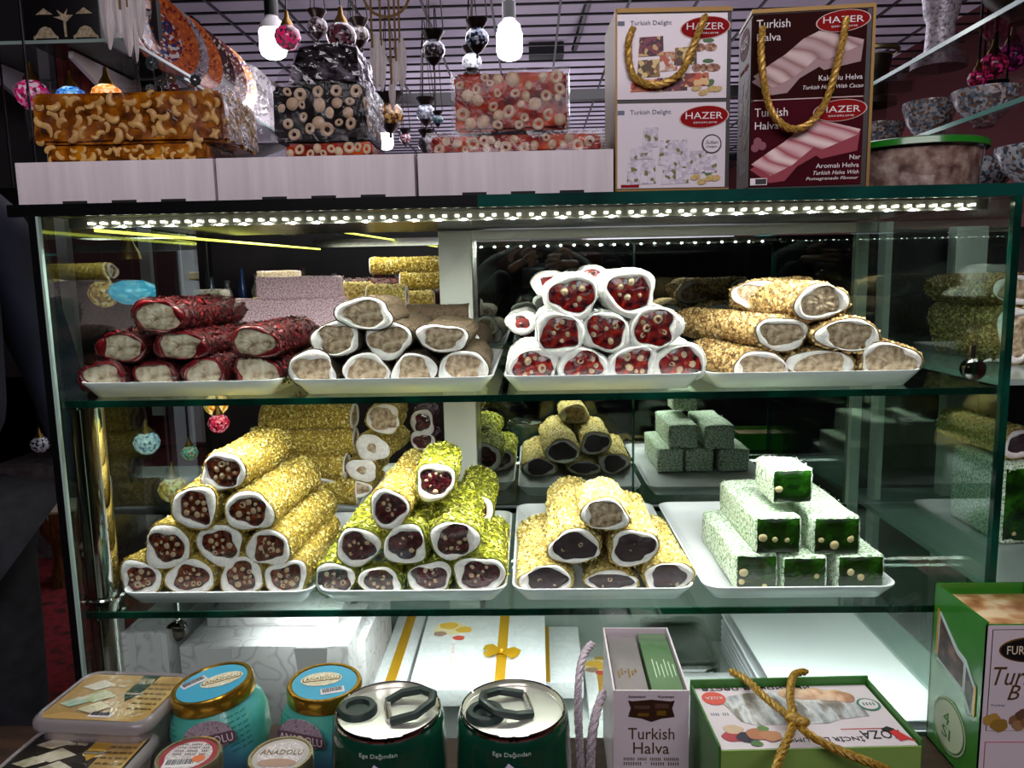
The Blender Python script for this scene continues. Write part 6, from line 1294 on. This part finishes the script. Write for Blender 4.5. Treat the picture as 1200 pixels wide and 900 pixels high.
def hand(parent, w, d, up, s=1, curl=.5, side=1):
    """relaxed hand from wrist w pointing along d"""
    w = Vector(w); d = Vector(d).normalized(); n = Vector(up).normalized(); l = d.cross(n).normalized()*side
    J = {'a0': (w, .024*s), 'a1': (w+d*.04*s, (.036*s, .016*s)), 'a2': (w+d*.085*s, (.040*s, .014*s))}; E = [('a0', 'a1'), ('a1', 'a2')]
    hnd = skinmesh('hand', {k: (tuple(v[0]), v[1]) for k, v in J.items()}, E, M_skin, parent)
    for i, L in enumerate((.070, .080, .074, .058)):
        o = l*(.027-.018*i)*s; p0 = w+d*.078*s+o; j = {'a0': (tuple(p0), .0095*s)}; e = []; p = p0; ang = 0
        for k, fr_ in enumerate((.42, .32, .26)):
            ang += curl*(.7+.2*k); dd = d*math.cos(ang)-n*math.sin(ang); p = p+dd*L*fr_*s; j['a%d' % (k+1)] = (tuple(p), (.0088-.0009*k)*s); e.append(('a%d' % k, 'a%d' % (k+1)))
        skinmesh('finger', j, e, M_skin, hnd, 1)
    p0 = w+d*.03*s+l*.026*s; p1 = p0+(d*.6+l*.7-n*.1)*.030*s; p2 = p1+(d*.9+l*.25-n*.3)*.03*s; p3 = p2+(d*.95-n*.4)*.022*s
    skinmesh('thumb', {'a0': (tuple(p0), .012*s), 'a1': (tuple(p1), .011*s), 'a2': (tuple(p2), .010*s), 'a3': (tuple(p3), .008*s)}, [('a0', 'a1'), ('a1', 'a2'), ('a2', 'a3')], M_skin, hnd, 1)
def person(name, label, loc, rz, arms, jacket, jeans):
    t = thing(name, label, 'person', loc, rz)
    TJ = {'pelvis': ((0, .01, .98), (.165, .115)), 'waist': ((0, .01, 1.12), (.160, .115)), 'chest': ((0, .02, 1.32), (.185, .125)), 'neckb': ((0, .02, 1.47), (.10, .075)), 'neck': ((0, .01, 1.54), .06)}
    TE = [('pelvis', 'waist'), ('waist', 'chest'), ('chest', 'neckb'), ('neckb', 'neck')]
    for s_, nm in ((-1, 'l'), (1, 'r')):
        el, wr = arms[nm]; TJ['sh'+nm] = ((s_*.17, .02, 1.42), .075); TJ['el'+nm] = (el, .056); TJ['wr'+nm] = (wr, .040); TE += [('neckb', 'sh'+nm), ('sh'+nm, 'el'+nm), ('el'+nm, 'wr'+nm)]
    skinmesh('jacket', TJ, TE, jacket, t)
    LJ = {'pelvis': ((0, .01, .95), (.155, .11))}; LE = []
    for s_, nm in ((-1, 'l'), (1, 'r')):
        LJ['h'+nm] = ((s_*.09, .01, .86), .095); LJ['k'+nm] = ((s_*.10, -.01, .50), .065); LJ['a'+nm] = ((s_*.11, .02, .09), .048); LE += [('pelvis', 'h'+nm), ('h'+nm, 'k'+nm), ('k'+nm, 'a'+nm)]
    skinmesh('trousers', LJ, LE, jeans, t)
    for s_ in (-1, 1): MB().lathe([(0, 0), (.046, 0), (.048, .02), (.040, .06), (.0, .09)], 18, Matrix.Translation((s_*.11, -.035, 0)) @ Matrix.Diagonal((1, 2.6, 1, 1))).build('shoe', M_black, t)
    skinmesh('neck_skin', {'a0': ((0, .01, 1.52), .052), 'b': ((0, 0, 1.60), .050)}, [('a0', 'b')], M_skin, t)
    head(t, (0, -.01, 1.67)); return t
c = P(-120, 450, Y=.30)
t = person('person', 'person in a dark navy jacket and black jeans standing at the left edge', (c.x+.0, .32, 0), math.radians(62), {'l': ((-.27, .02, 1.16), (-.20, -.16, 1.03)), 'r': ((.26, .03, 1.14), (.27, -.04, .90))}, M_jack, M_jean)
hand(t, (-.20, -.16, 1.03), (.15, -.9, -.35), (0, -.3, 1), 1, .45, 1); hand(t, (.27, -.04, .90), (.02, -.15, -1), (1, 0, 0), 1, .35, 1)

# photographer, seen only as a dim reflection in the sliding doors
t = person('person', 'person in dark clothes holding up a phone, reflected in the dark sliding doors', (.02, -1.16, -.16), PI, {'l': ((-.30, -.14, 1.20), (-.16, -.19, 1.44)), 'r': ((.28, -.12, 1.20), (.10, -.20, 1.42))}, mat('charcoal_coat', '1c1a1e', .8), M_jean)
t.scale = (1, 1, 1); t.location.z = -.10
hand(t, (-.16, -.19, 1.44), (.9, -.1, .1), (0, 1, .2), .95, .5, 1); hand(t, (.10, -.20, 1.42), (-.6, -.1, .4), (0, 1, .2), .95, .5, -1)
o = MB().box(-.03, .13, 0, .008, -.075, .0, .002).build('phone', mat('phone_black', '101114', .15)); o.location = (.0, -.966, 1.335); tag(o, 'black phone held sideways by the reflected person', 'phone')
# ================================================================= ADDED CABINET and goods standing in for reflections at the right edge
t = thing('reflection_cabinet', 'dark added cabinet with pale post standing in for reflections at the right edge', 'cabinet', (XR0+.03, .05, 0))
MB().box(.01, .80, .50, .52, 0, Z_TOP-.01).box(.78, .80, 0, .50, 0, Z_TOP-.01).build('back_board', mat('cabinet_dark'), t); MB().box(.01, .78, .0, .50, .0, .55).build('base_unit', mat('grey_green_panel'), t)
for z in (Z_MID, Z_LOW): MB().box(.01, .78, .02, .50, z-TH, z).build('glass_board', mat('pale_shelf_glass', '8c9894', .15), t)
xp = P(1104, 400, Y=.52).x, P(1140, 400, Y=.52).x; MB().box(xp[0]-XR0-.03, xp[1]-XR0-.03, .44, .47, .55, Z_TOP-.01, .002).build('frame_post', M_alu, t)  # post added in place of a reflection in the side pane
gq = 'goods standing in for reflections at the right edge'
roll(1196, 374, 50, 36, 'nut', 'halva', 'beige crumbed roll standing in for a reflection at the right edge, lower', gq, Y=.22, L=.2, fw=.7, zfloor=Z_MID+.001); roll(1190, 340, 48, 34, 'nut', 'halva', 'beige crumbed roll standing in for a reflection at the right edge, upper', gq, Y=.22, L=.2, fw=.7)
roll(1198, 520, 44, 34, 'cream', 'choc', 'cream roll standing in for a reflection at the right edge', gq, Y=.24, L=.2, fw=.7)
block(1178, 1222, 545, 590, .22, .15, 'green powdered block standing in for a reflection at the right edge', gq, nuts=1, zf=Z_LOW+.001)
